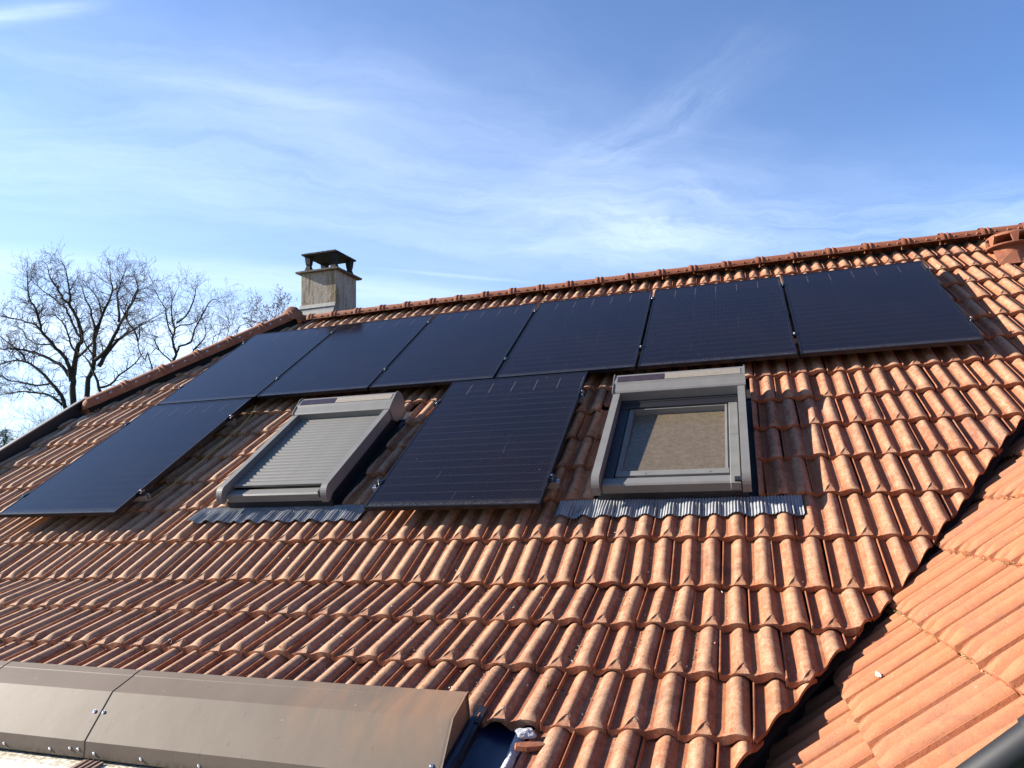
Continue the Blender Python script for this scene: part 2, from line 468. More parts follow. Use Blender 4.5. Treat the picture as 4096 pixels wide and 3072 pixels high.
M_BARK = bark('bark', (0.030, 0.024, 0.019), (0.055, 0.047, 0.036))
M_TWIG = bark('twig_bark', (0.038, 0.028, 0.021), (0.068, 0.052, 0.040))
M_LEAF = bark('dry_brown_leaf', (0.16, 0.08, 0.035), (0.26, 0.15, 0.07))
M_NEEDLE = bark('dark_conifer_needle', (0.012, 0.022, 0.010), (0.03, 0.045, 0.02))
M_GRIT = bark('roof_grit', (0.05, 0.028, 0.018), (0.26, 0.16, 0.09))
M_DROP = bark('pale_lichen_crumb', (0.55, 0.52, 0.44), (0.75, 0.72, 0.64))
M_GRASS = simple('winter_grass', (0.06, 0.08, 0.03), 0.95, 0, 0.5, 0.4, 0)
M_MOSS = bark('dry_moss', (0.16, 0.12, 0.05), (0.30, 0.25, 0.13))

# ------------------------------------------------------------------ helpers
RNG = random.Random(7)
PHI = radians(33.2)
RM = Matrix(((1, 0, 0, 0), (0, cos(PHI), -sin(PHI), 0), (0, sin(PHI), cos(PHI), 0), (0, 0, 0, 1)))   # roof slope -> world
WMAT = {}
T = Matrix.Translation


def link(o, parent=None, mw=None):
    S.collection.objects.link(o)
    mw = mw.copy() if mw is not None else Matrix.Identity(4)
    WMAT[o.name] = mw
    if parent is not None:
        o.parent = parent
        o.matrix_parent_inverse = WMAT[parent.name].inverted()
    o.matrix_basis = mw
    return o


def thing(name, label, cat, mw, group=None):
    o = bpy.data.objects.new(name, None)
    o.empty_display_size = 0.1
    link(o, None, mw)
    o['label'] = label
    o['category'] = cat
    if group:
        o['group'] = group
    return o


class MB:
    def __init__(s):
        s.v, s.f, s.sm = [], [], []

    def add(s, vs, fs, smooth=False, mw=None):
        b = len(s.v)
        s.v += [tuple(mw @ Vector(v)) if mw else tuple(v) for v in vs]
        s.f += [tuple(b + i for i in f) for f in fs]
        s.sm += [smooth] * len(fs)
        return s

    def box(s, x0, x1, y0, y1, z0, z1, mw=None):
        vs = [(x, y, z) for z in (z0, z1) for y in (y0, y1) for x in (x0, x1)]
        return s.add(vs, [(0, 2, 3, 1), (4, 5, 7, 6), (0, 1, 5, 4), (2, 6, 7, 3), (0, 4, 6, 2), (1, 3, 7, 5)], False, mw)

    def prism(s, prof, x0, x1, axis='x', mw=None, cap=True, smooth=False):
        """prof: closed outline in (y,z) (axis x), extruded from x0 to x1"""
        n = len(prof)
        if axis == 'x':
            vs = [(x0, a, b) for a, b in prof] + [(x1, a, b) for a, b in prof]
        elif axis == 'y':
            vs = [(a, x0, b) for a, b in prof] + [(a, x1, b) for a, b in prof]
        else:
            vs = [(a, b, x0) for a, b in prof] + [(a, b, x1) for a, b in prof]
        fs = [(i, (i + 1) % n, n + (i + 1) % n, n + i) for i in range(n)]
        s.add(vs, fs, smooth, mw)
        if cap:
            s.add(vs[:n], [tuple(range(n))[::-1]], False, mw)
            s.add(vs[n:], [tuple(range(n))], False, mw)
        return s

    def tube(s, pts, rs, n=8, cap=True, smooth=True, mw=None):
        pts = [Vector(p) for p in pts]
        if not isinstance(rs, (list, tuple)):
            rs = [rs] * len(pts)
        vs, up = [], None
        for i, p in enumerate(pts):
            d = (pts[min(i + 1, len(pts) - 1)] - pts[max(i - 1, 0)])
            if d.length < 1e-9:
                d = Vector((0, 0, 1))
            d.normalize()
            if up is None:
                up = Vector((0, 0, 1)) if abs(d.z) < 0.9 else Vector((1, 0, 0))
            a = d.cross(up)
            if a.length < 1e-6:
                a = d.cross(Vector((0.3, 1, 0.2)))
            a.normalize()
            b = a.cross(d)
            up = b
            for k in range(n):
                t = 2 * pi * k / n
                vs.append(p + (a * cos(t) + b * sin(t)) * rs[i])
        fs = []
        for i in range(len(pts) - 1):
            for k in range(n):
                k2 = (k + 1) % n
                fs.append((i * n + k, i * n + k2, (i + 1) * n + k2, (i + 1) * n + k))
        s.add(vs, fs, smooth, mw)
        if cap:
            s.add(vs[:n], [tuple(range(n))], False, mw)
            s.add(vs[-n:], [tuple(range(n))[::-1]], False, mw)
        return s

    def mesh(s, name, m):
        me = bpy.data.meshes.new(name)
        me.from_pydata(s.v, [], s.f)
        me.polygons.foreach_set('use_smooth', s.sm)
        me.materials.append(m)
        return me

    def build(s, name, m, parent=None, mw=None, bevel=0.0):
        me = s.mesh(name, m)
        bm = bmesh.new()
        bm.from_mesh(me)
        bmesh.ops.recalc_face_normals(bm, faces=bm.faces)
        bm.to_mesh(me)
        bm.free()
        o = bpy.data.objects.new(name, me)
        link(o, parent, mw)
        if bevel:
            b = o.modifiers.new('bevel', 'BEVEL')
            b.width = bevel
            b.segments = 2
            b.limit_method = 'ANGLE'
        return o


def tag(o, label=None, cat=None, group=None, kind=None):
    for k, v in (('label', label), ('category', cat), ('group', group), ('kind', kind)):
        if v:
            o[k] = v
    return o


def smooth01(x):
    x = max(0.0, min(1.0, x))
    return x * x * (3 - 2 * x)


# ------------------------------------------------------------------ ground
g = MB()
g.add([(-900, -900, -7.0), (900, -900, -7.0), (900, 900, -7.0), (-900, 900, -7.0)], [(0, 1, 2, 3)])
tag(g.build('ground', M_GRASS), kind='structure')

# ------------------------------------------------------------------ tiles
TW, GA, TL, LIFT = 0.240, 0.369, 0.425, 0.031
KEYS = [(0, .010), (.010, .017), (.026, .017), (.040, .000), (.125, .000), (.33, .031), (.545, .009), (.78, .032), (.93, .029), (.970, .024), (.992, .016), (1.0, .008)]


def prof(t):
    """height across a tile: rib, flat channel, two broad rolls with a narrow valley"""
    t = max(0.0, min(1.0, t))
    if t < .19:
        for i in range(3):
            a, b = KEYS[i], KEYS[i + 1]
            if t <= b[0]:
                return a[1] + (b[1] - a[1]) * (t - a[0]) / (b[0] - a[0])
        return .0
    if t < .52:
        u = (t - .19) / .33
        return .003 * u + .0275 * max(0.0, sin(pi * u)) ** .95
    if t < .645:
        return .003 + .003 * (t - .52) / .125
    if t < .985:
        u = (t - .645) / .34
        return .006 + .007 * u + .0250 * max(0.0, sin(pi * u)) ** .85
    return .013 - .007 * (t - .985) / .015


TC = 0.395          # the triangular nose sits here across the tile
XO = -TC * 0.236


def tile_geometry():
    rows = [0, .003, .010, .020, .031, .043, .054, .060, .078, .11, .25, TL]
    verts, crest, nose = [], [], []
    ncol = None
    for s in rows:
        hw = .155 * max(0.0, 1 - s / .056)
        hw = max(hw, .006)
        tl, tr = TC - hw, TC + hw
        L0, R0 = TC - .175, TC + .175
        cols = [0, .010, .026, .040, .11, .185, .205]
        cols += [L0 + (tl - .004 - L0) * k / 5 for k in range(6)]
        cols += [tl + (tr - tl) * k / 4 for k in range(5)]
        cols += [tr + .004 + (R0 - tr - .004) * k / 3 for k in range(4)]
        cols += [.61, .645, .675, .71, .75, .79, .83, .87, .91, .95, .970, .986, 1.0]
        ncol = len(cols)
        for t in cols:
            h = prof(t)
            inside = (tl - 1e-6 <= t <= tr + 1e-6) and s < .056
            if t > .60:
                e = smooth01(s / .060)
                h = .013 + (h - .013) * (.40 + .60 * e) if t < .985 else h
            elif t > .048:
                e = smooth01((s + .004) / .030)
                h = .009 + (h - .009) * (.62 + .38 * e) if t > .21 else h + .004 * (1 - e)
            if .19 < t < .60 and s < .075:
                cap_ = .0120 + s * .345
                h = min(h, cap_ + .0042) if not inside else min(h - .0012, cap_)
            z = LIFT * (1 - s / GA) + h
            verts.append((XO + t * .236, s, z))
            crest.append(max(0.0, min(1.0, prof(t) / .035)) if .05 < t < .97 else 0.2)
    faces = []
    R = len(rows)
    for r in range(R - 1):
        for c in range(ncol - 1):
            a = r * ncol + c
            faces.append((a, a + 1, a + ncol + 1, a + ncol))
    # front face reaches down to the tile below
    b = len(verts)
    for c in range(ncol):
        x, y, z = verts[c]
        t = (x - XO) / .236
        low = prof((t + .5) % 1.0) + .0035
        zz = min(z - .006, max(low, z - .034))
        verts.append((x, -.001, zz))
        crest.append(.1)
    for c in range(ncol - 1):
        faces.append((b + c, b + c + 1, c + 1, c))
    # underside strip of the front edge
    b2 = len(verts)
    for c in range(ncol):
        x, y, z = verts[b + c]
        verts.append((x, .03, z + .001))
        crest.append(0.0)
    for c in range(ncol - 1):
        faces.append((b2 + c, b2 + c + 1, b + c + 1, b + c))
    # side edges
    for c, sgn in ((0, -1), (ncol - 1, 1)):
        b3 = len(verts)
        for r in range(R):
            x, y, z = verts[r * ncol + c]
            verts.append((x, y, z - (.012 if sgn < 0 else .016)))
            crest.append(0.0)
        for r in range(R - 1):
            a0, a1 = r * ncol + c, (r + 1) * ncol + c
            faces.append((a0, a1, b3 + r + 1, b3 + r) if sgn < 0 else (a0, b3 + r, b3 + r + 1, a1))
    return verts, faces, crest


TV, TF, TCR = tile_geometry()


def tile_mesh(name, m):
    me = bpy.data.meshes.new(name)
    me.from_pydata(TV, [], TF)
    me.polygons.foreach_set('use_smooth', [True] * len(TF))
    me.materials.append(m)
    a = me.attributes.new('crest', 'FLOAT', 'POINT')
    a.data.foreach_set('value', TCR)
    me.set_sharp_from_angle(angle=radians(32))
    return me


ME_TILE = tile_mesh('tile', M_TILE)
ME_WTILE = tile_mesh('wing_tile', M_WING)


def cut_mesh(src, planes):
    """planes: (co, no) in tile space; what lies on the side of no is removed"""
    bm = bmesh.new()
    bm.from_mesh(src)
    for co, no in planes:
        r = bmesh.ops.bisect_plane(bm, geom=bm.verts[:] + bm.edges[:] + bm.faces[:], plane_co=co, plane_no=no, clear_outer=True)
        ed = [e for e in r['geom_cut'] if isinstance(e, bmesh.types.BMEdge)]
        if ed:
            # thickness along the cut
            r2 = bmesh.ops.extrude_edge_only(bm, edges=ed)
            for v in [x for x in r2['geom'] if isinstance(x, bmesh.types.BMVert)]:
                v.co.z -= .014
    if not bm.faces:
        bm.free()
        return None
    me = bpy.data.meshes.new('cut_tile')
    bm.to_mesh(me)
    bm.free()
    me.materials.append(src.materials[0])
    me.set_sharp_from_angle(angle=radians(32))
    return me


# course frames on the main slope (roof coordinates: y up the slope, z out of it)
BASE = -0.172
FR = {}
y, z = 0.423, BASE
for n in range(-1, 13):
    FR[n] = (0.423 - GA * n, BASE, 0.0)
y, z = FR[12][0], FR[12][1]
for n, th in ((13, 15), (14, 16), (15, 17), (16, 17.5), (17, 17.5), (18, 17.5), (19, 17.5), (20, 17.5), (21, 17.5)):
    a = radians(th)
    y -= GA * cos(a)
    z += GA * sin(a)
    FR[n] = (y, z, a)

HIP = ((-1.22, -1.50), (0.05, 0.72))
VAL = [(9.9, 2.20), (6.514, -3.146), (6.391, -3.345), (6.196, -3.651), (5.927, -4.09), (5.681, -4.476), (5.438, -4.896), (5.288, -5.174), (4.2, -7.2)]
WINS = [(1.885, 'A'), (4.515, 'B')]


def seg_plane(p, q, keep):
    """vertical plane through p-q, removes the side away from keep"""
    d = Vector((q[0] - p[0], q[1] - p[1], 0))
    n = Vector((d.y, -d.x, 0)).normalized()
    if n.dot(Vector((keep[0] - p[0], keep[1] - p[1], 0))) > 0:
        n = -n
    return Vector((p[0], p[1], 0)), n


def tile_local_planes(planes, mw):
    inv = mw.inverted()
    r3 = inv.to_3x3()
    return [(inv @ co, (r3 @ no).normalized()) for co, no in planes]


def box_touch(cx, cy, x0, x1, y0, y1):
    return cx + .15 > x0 and cx - .10 < x1 and cy + TL > y0 and cy < y1


tiles = []     # (distance, mesh or None, world matrix, mesh source, where)
camp = Vector((5.40332, -6.88015, -1.75724))
RCI = RC.transposed()


def in_frame(p, mg=0.04):
    q = RCI @ (p - camp)
    if q.z > -0.1:
        return False
    u = 0.5 + q.x / -q.z * 25.165 / 36
    v = 0.5 + q.y / -q.z * 25.165 / 27
    return -mg < u < 1 + mg and -mg < v < 1 + mg


for n in range(0, 21):
    fy, fz, a = FR[n]
    x = 3.638 + .12 * (n % 2)
    i0 = int((-1.6 - x) / TW)
    for i in range(i0, 60):
        tx = x + TW * i
        if tx > 9.6:
            break
        jx, jz, jr = RNG.gauss(0, .0024), RNG.gauss(0, .0014), RNG.gauss(0, .009)
        jy = RNG.gauss(0, .0050)
        mw = T((tx + jx, fy + jy, fz + jz + .0045 * (tx - 3.64))) @ Matrix.Rotation(-a, 4, 'X') @ Matrix.Rotation(jr, 4, 'Z') @ Matrix.Rotation(RNG.gauss(0, .011), 4, 'Y')
        planes = []
        ctr = (tx + .02, fy + .18)
        # hip
        (hx0, hy0), (hx1, hy1) = HIP
        if fy > hy0 - .45:
            hx = hx0 + (ctr[1] - hy0) * (hx1 - hx0) / (hy1 - hy0)
            if tx + .35 < hx:
                continue
            if tx - .3 < hx and fy + TL > hy0 + .05:
                planes.append(seg_plane(HIP[0], HIP[1], (3, -3)))
        if tx + .14 < -1.27:
            continue
        if tx - .1 < -1.29:
            planes.append((Vector((-1.29, 0, 0)), Vector((-1, 0, 0))))
        if n == 0:
            planes.append((Vector((0, .805, 0)), Vector((0, 1, 0))))
        # valley
        drop = False
        for k in range(len(VAL) - 1):
            (ax, ay), (bx, by) = VAL[k], VAL[k + 1]
            if by - .02 <= ctr[1] <= ay or (k == 0 and ctr[1] > ay):
                vx = bx + (ctr[1] - by) * (ax - bx) / (ay - by)
                if tx - .25 > vx + .12:
                    drop = True
                if tx + .40 > vx:
                    planes.append(seg_plane((ax, ay), (bx, by), (3, -3)))
        if drop:
            continue
        # roof windows
        for wx, _ in WINS:
            x0, x1, y0, y1 = wx - .020, wx + .875 + .035, -3.30, -2.06
            if box_touch(tx, fy, x0, x1, y0, y1):
                ox0, ox1 = max(tx - .1, x0), min(tx + .15, x1)
                oy0, oy1 = max(fy, y0), min(fy + .37, y1)
                if oy1 - oy0 < .02 or ox1 - ox0 < .004:
                    continue
                if fy + .17 > y1 and ctr[0] < x1 - .03:
                    planes.append((Vector((0, y1, 0)), Vector((0, -1, 0))))
                elif fy + .20 < y0:
                    planes.append((Vector((0, y0, 0)), Vector((0, 1, 0))))
                elif ox1 - ox0 > .235:
                    drop = True
                elif tx < wx + .4:
                    planes.append((Vector((x0, 0, 0)), Vector((1, 0, 0))))
                else:
                    planes.append((Vector((x1, 0, 0)), Vector((-1, 0, 0))))
        if drop:
            continue
        # the low left corner of the roof is covered by the brown casing and the gutter
        if n >= 16 and tx < 4.55:
            continue
        if n >= 16 and tx < 4.75:
            planes.append((Vector((4.605, 0, 0)), Vector((-1, 0, 0))))
        W4 = RM @ mw
        me = None
        if planes:
            me = cut_mesh(ME_TILE, tile_local_planes(planes, mw))
            if me is None or len(me.polygons) < 4:
                continue
        c = W4 @ Vector((.02, .18, .03))
        under = False
        if -.02 < tx < 6.85 and -1.62 < fy < -.35:
            under = True
        if -.02 < tx < 1.0 and -3.35 < fy < -1.3 or 3.2 < tx < 4.15 and -3.35 < fy < -1.3:
            under = True
        vis = in_frame(c) and not under
        tiles.append([(c - camp).length + (0 if vis else 100), me, W4, ME_TILE, 'main'])

# wing slope
WO = Vector((5.929, -3.5748, -2.3349))
WD = Vector((0.0153, -0.9985, 0.0522)).normalized()
WU = Vector((0.7798, 0.0446, 0.6244)).normalized()
WN = WD.cross(WU)
if WN.z < 0:
    WN = -WN
WU = WN.cross(WD).normalized()
WO = WO - WN * 0.052
WM = Matrix(((WD.x, WU.x, WN.x, WO.x), (WD.y, WU.y, WN.y, WO.y), (WD.z, WU.z, WN.z, WO.z), (0, 0, 0, 1)))
WVAL = [(1.3, -1.85), (.42, -.84), (.25, -.60), (.14, -.42), (-.07, -.26), (-.50, .02), (-.92, .33), (-1.42, .76), (-2.00, 1.24), (-2.62, 1.74), (-3.5, 2.48)]
WOFF = {-5: .05, -4: .17, -3: .09, -2: .19, -1: .2067, 0: 0.0, 1: -.3677, 2: -.8266, 3: -1.272, 4: -1.62, 5: -2.1, 6: -2.5}
for c in range(-5, 7):
    for i in range(-16, 8):
        tx = (WOFF[c] % TW) - TW + TW * i + .145
        fy = c * GA - .01
        if tx + .13 > 1.56 or tx < -3.3:
            continue
        mw = T((tx, fy + RNG.gauss(0, .003), RNG.gauss(0, .001))) @ Matrix.Rotation(RNG.gauss(0, .006), 4, 'Z') @ Matrix.Rotation(RNG.gauss(0, .006), 4, 'Y')
        planes, drop = [], False
        ctr = fy + .18
        for k in range(len(WVAL) - 1):
            (ax, ay), (bx, by) = WVAL[k], WVAL[k + 1]
            if ay <= ctr <= by:
                vx = ax + (ctr - ay) * (bx - ax) / (by - ay)
                if tx + .45 < vx:
                    drop = True
                if tx - .45 < vx:
                    planes.append(seg_plane((ax, ay), (bx, by), (2, 2)))
        if drop:
            continue
        me = None
        W4 = WM @ mw
        if planes:
            me = cut_mesh(ME_WTILE, tile_local_planes(planes, mw))
            if me is None or len(me.polygons) < 4:
                continue
        cc = W4 @ Vector((.02, .18, .03))
        vis = in_frame(cc)
        tiles.append([(cc - camp).length + (0 if vis else 100), me, W4, ME_WTILE, 'wing'])

house = thing('house', 'tiled house roof with a valley, half hip, ridge tiles and solar panels', 'house', T((3.5, -2.5, -7.0)))
# dark sheets below the tiles
ub = MB()
P3 = lambda x, yy, zz: tuple(RM @ Vector((x, yy, zz)))
fb, f5 = FR[18], FR[15]


def zb_at(yy):
    """height of the bare roof surface at roof coordinate yy"""
    for n in range(12, 20):
        (y0, z0, _), (y1, z1, _) = FR[n], FR[n + 1]
        if yy > FR[12][0]:
            return BASE
        if y1 <= yy <= y0:
            return z0 + (z1 - z0) * (y0 - yy) / (y0 - y1)
    return FR[20][1]


vlow = [v for v in VAL if v[1] > fb[0]]
ub.add([P3(-1.3, -4.0, BASE - .03), P3(-1.3, -1.45, BASE - .03), P3(.08, .69, BASE - .03), P3(8.9, .69, BASE - .03)] +
       [P3(x + .01, yy, BASE - .03) for x, yy in VAL[1:4]] + [P3(5.99, -4.0, BASE - .03)], [tuple(range(8))])
edge = [(5.98, -4.0), (5.927, -4.09), (5.681, -4.476), (5.438, -4.896), (5.35, f5[0])]
ub.add([P3(-1.3, -4.0, BASE - .03)] + [P3(x, yy, zb_at(yy) - .03) for x, yy in edge] + [P3(-1.3, f5[0], f5[1] - .03)], [tuple(range(7))])
ub.add([P3(4.66, f5[0], f5[1] - .03), P3(5.35, f5[0], f5[1] - .03), P3(4.75, fb[0], fb[1] - .03), P3(4.66, fb[0], fb[1] - .03)], [(0, 1, 2, 3)])
main_roof = ub.build('main_roof', M_UNDER, house)
wb = MB()
q = lambda d, u, h=-.03: tuple(WM @ Vector((d, u, h)))
wb.add([q(1.5, -2.1), q(1.5, 2.7), q(-3.6, 2.7), q(-3.6, 2.62), q(.15, -1.0)], [(0, 1, 2, 3, 4)])
wing_roof = wb.build('wing_roof', M_UNDER, house)

tiles.sort(key=lambda t: t[0])
limit = 290
stuff = {'main': ([], [], [], []), 'wing': ([], [], [], [])}
for k, (d, me, W4, src, where) in enumerate(tiles):
    if k < limit and d < 100:
        o = bpy.data.objects.new('roof_tile', me or src)
        link(o, main_roof if where == 'main' else wing_roof, W4)
    else:
        if d >= 100 and me is None and where == 'main':
            pass
        sv, sf, sc, sr = stuff[where]
        b = len(sv)
        if me is None:
            vs, fs, cr = TV, TF, TCR
        else:
            vs = [v.co for v in me.vertices]
            fs = [tuple(p.vertices) for p in me.polygons]
            cr = [a.value for a in me.attributes['crest'].data] if 'crest' in me.attributes else [0.3] * len(vs)
        rr = RNG.random()
        sv += [tuple(W4 @ Vector(v)) for v in vs]
        sf += [tuple(b + i for i in f) for f in fs]
        sc += list(cr)
        sr += [rr] * len(vs)
for where, par, m in (('main', main_roof, M_TILE), ('wing', wing_roof, M_WING)):
    sv, sf, sc, sr = stuff[where]
    if not sv:
        continue
    me = bpy.data.meshes.new('far_roof_tiles')
    me.from_pydata(sv, [], sf)
    me.polygons.foreach_set('use_smooth', [True] * len(sf))
    me.materials.append(m)
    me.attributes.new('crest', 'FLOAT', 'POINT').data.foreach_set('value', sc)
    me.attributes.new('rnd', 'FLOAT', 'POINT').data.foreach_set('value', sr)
    me.set_sharp_from_angle(angle=radians(32))
    o = bpy.data.objects.new('roof_tiles', me)
    link(o, par)
    o['kind'] = 'stuff'

# ------------------------------------------------------------------ ridge and hip tiles
def ridge_mesh(length, hw, h, studs=True, name='ridge', collar=True):
    mb = MB()
    K = 12

    def sec(x, sc, dz=0.0):
        r = []
        for k in range(K + 1):
            t = pi * k / K
            cx_ = -cos(t)
            # rounded top with straighter flanks
            yy = hw * (abs(cx_) ** .85) * (1 if cx_ > 0 else -1)
            r.append((x, yy * sc, h * sin(t) ** .8 * sc + dz))
        return r
    xs = [(0, 1.10), (.012, 1.14), (.030, 1.14), (.040, 1.02), (.052, 1.02), (.060, 1.10), (.070, 1.10), (.080, 1.0), (length + .03, .95)] if collar else [(0, 1.04), (length + .03, 0.96)]
    vs = []
    for x, s_ in xs:
        vs += sec(x, s_)
    n = K + 1
    fs = [(i * n + k, i * n + k + 1, (i + 1) * n + k + 1, (i + 1) * n + k) for i in range(len(xs) - 1) for k in range(K)]
    mb.add(vs, fs, True)
    # lower flange faces
    for sgn in (-1, 1):
        mb.box(.0, length, sgn * hw - .004, sgn * hw + .004, -.004, .006)
    if studs:
        for x in (.115, .215, .300):
            for sgn in (-1, 1):
                y0 = sgn * hw * .97
                z0 = h * .22
                mb.add([(x - .018, y0 - sgn * .002, z0 - .012), (x + .018, y0 - sgn * .002, z0 - .012), (x + .006, y0 - sgn * .028, z0 + h * .42), (x - .006, y0 - sgn * .028, z0 + h * .42),
                        (x, y0 + sgn * .013, z0 + .004)], [(0, 1, 4), (1, 2, 4), (2, 3, 4), (3, 0, 4)])
    me = mb.mesh(name, M_RIDGE)
    me.set_sharp_from_angle(angle=radians(35))
    return me


ME_RIDGE = ridge_mesh(.330, .100, .078)
RY, RZ = .657, .286
RT = .0085
nr = 0
for i in range(-10, 19):
    x = 3.601 + .3295 * i
    if x < .05:
        continue
    o = bpy.data.objects.new('ridge_tile', ME_RIDGE)
    link(o, main_roof, T((x, RY, RZ + RT * (x - 3.64) + RNG.gauss(0, .001))) @ Matrix.Rotation(RNG.gauss(0, .003), 4, 'Z') @ Matrix.Rotation(-RT, 4, 'Y'))
# dark filler added under the caps so the gap reads as shade
mb = MB()
mb.box(.10, 9.6, .020, .060, -.11, -.015)
mb.build('ridge_gap_filler', M_UNDER, main_roof, T((0, RY, RZ - RT * 3.64)) @ Matrix.Rotation(-RT, 4, 'Y'))
# hip tiles
H0 = RM @ Vector((HIP[0][0] + .02, HIP[0][1] + .1, BASE + .050))
H1 = Vector((.06, RY, RZ + .022))
hd = (H1 - H0)
hl = hd.length
hx = hd.normalized()
hy = Vector((0, 0, 1)).cross(hx).normalized()
hz = hx.cross(hy)
HM = Matrix(((hx.x, hy.x, hz.x, 0), (hx.y, hy.y, hz.y, 0), (hx.z, hy.z, hz.z, 0), (0, 0, 0, 1)))
nh = 6
ME_HIP = ridge_mesh(hl / nh, .100, .112, False, 'hip')
for i in range(nh):
    o = bpy.data.objects.new('hip_tile', ME_HIP)
    p = H0 + hx * (hl / nh * i)
    link(o, main_roof, T(p) @ HM @ Matrix.Rotation(pi, 4, 'Z') @ T((-hl / nh, 0, 0)))
for i in range(nh):
    for kx in (.08, .22, .34):
        p = HM @ Vector((hl / nh * i + kx, -.090, .052))
        mc = MB()
        mc.tube([H0 + p, H0 + p + Vector((-.01, -.012, .006)), H0 + p + Vector((-.012, -.014, -.012))], .004, 5)
        mc.build('hip_clip', M_STEEL, main_roof)
mb = MB()
mb.box(-.04, hl, -.045, .045, -.10, .0)
mb.build('hip_gap_filler', M_UNDER, main_roof, T(H0) @ HM)  # dark filler added below the hip caps, stands in for the shaded gap
# rounded foot of the hip
mf = MB()
vs, fs = [], []
for a in range(7):
    t = a / 6 * pi / 2
    for k in range(13):
        u = pi * k / 12
        vs.append(H0 + HM @ Vector((-.10 * sin(t), -.10 * cos(u) * (cos(t) * .999 + .001), .10 * sin(u) * (cos(t) * .999 + .001))))
for a in range(6):
    for k in range(12):
        fs.append((a * 13 + k, a * 13 + k + 1, (a + 1) * 13 + k + 1, (a + 1) * 13 + k))
mf.add(vs, fs, True)
mf.build('hip_foot_tile', M_RIDGE, main_roof)
# three-way cap where the hips meet the ridge
apex = Vector((.005, RY, RZ + .195))
mcap = MB()
rimd = []
AC = Vector((.03, RY, RZ + .035))
for k in range(24):
    t = 2 * pi * k / 24
    rr = .180 + .02 * cos(3 * t)
    rimd.append(AC + Vector((rr * cos(t) * 1.05, rr * sin(t) * 1.0, -.085 + .045 * abs(cos(1.5 * (t - pi))))))
mid = [AC + (r_ - AC) * .80 + Vector((0, 0, .065)) for r_ in rimd]
top = [AC + Vector(((r_ - AC).x * .30, (r_ - AC).y * .30, .135)) for r_ in rimd]
vs = rimd + mid + top + [apex]
fs = [(i, (i + 1) % 24, 24 + (i + 1) % 24, 24 + i) for i in range(24)] + [(24 + i, 24 + (i + 1) % 24, 48 + (i + 1) % 24, 48 + i) for i in range(24)] + [(48 + i, 48 + (i + 1) % 24, 72) for i in range(24)]
mcap.add(vs, fs, True)
o = mcap.build('hip_apex_tile', M_RIDGE, main_roof)
o.data.set_sharp_from_angle(angle=radians(50))

# back slope, hip end, walls
bk = MB()
Hb0, Hb1 = RM @ Vector((HIP[0][0], HIP[0][1], BASE)), Vector((.12, RY, RZ - .05))
yb = 2 * RY - Hb0.y
bk.add([(Hb0.x, Hb0.y, Hb0.z), (Hb1.x, Hb1.y, Hb1.z), (Hb0.x, yb, Hb0.z), (Hb0.x - .15, yb, Hb0.z - .2), (Hb0.x - .15, Hb0.y, Hb0.z - .2)], [(0, 1, 2, 3, 4)])
bk.build('hip_end_slope', M_BACKROOF, house)
bk = MB()
ye, ze = 6.6, RZ - .05 - (6.6 - RY) * math.tan(PHI)
bk.add([(Hb1.x, RY, RZ - .05), (9.9, RY, RZ - .05), (9.9, ye, ze), (-1.3, ye, ze), (-1.3, yb, Hb0.z)], [(0, 1, 2, 3, 4)])
bk.build('back_slope', M_BACKROOF, house)
wl = MB()
wf = RM @ Vector((0, -5.95, .36))
wl.box(-1.15, 9.7, -4.95, 6.2, -7.0, -3.05)
wl.add([(-1.15, -4.95, -3.05), (-1.15, -2.9, -2.15), (-1.15, RM.to_3x3().row[1][1] * -1.5, -.98), (-1.15, yb, -.98), (-1.15, 6.2, -3.05)], [(0, 1, 2, 3, 4)])
wl.build('wall', M_WALL, house)
wl = MB()
wl.box(5.7, 9.7, -5.02, -4.96, -7.0, -3.2)
wl.build('wing_wall', M_WALL, house)

# verge flashing on the left gable: dark upstand with a grey coping
vg = MB()
ya = -1.33
segs = [(ya, BASE), (-4.0, BASE), (FR[13][0], FR[13][1]), (FR[14][0], FR[14][1]), (FR[16][0], FR[16][1]), (FR[20][0], FR[20][1])]
for (y0, z0), (y1, z1) in zip(segs[:-1], segs[1:]):
    for dx0, dx1, a, b, m_ in ((-1.315, -1.300, -.06, .125, 0),):
        vs = [(dx0, y0, z0 + a), (dx1, y0, z0 + a), (dx1, y0, z0 + b), (dx0, y0, z0 + b), (dx0, y1, z1 + a), (dx1, y1, z1 + a), (dx1, y1, z1 + b), (dx0, y1, z1 + b)]
        vg.add(vs, [(0, 1, 2, 3), (4, 7, 6, 5), (0, 4, 5, 1), (1, 5, 6, 2), (2, 6, 7, 3), (3, 7, 4, 0)])
vg.build('verge_upstand', M_DARKMETAL, main_roof, RM)
vg = MB()
for (y0, z0), (y1, z1) in zip(segs[:-1], segs[1:]):
    a, b, dx0, dx1 = .127, .139, -1.335, -1.288
    vs = [(dx0, y0, z0 + a), (dx1, y0, z0 + a), (dx1, y0, z0 + b), (dx0, y0, z0 + b), (dx0, y1, z1 + a), (dx1, y1, z1 + a), (dx1, y1, z1 + b), (dx0, y1, z1 + b)]
    vg.add(vs, [(0, 1, 2, 3), (4, 7, 6, 5), (0, 4, 5, 1), (1, 5, 6, 2), (2, 6, 7, 3), (3, 7, 4, 0)])
vg.build('verge_coping', M_COPING, main_roof, RM)

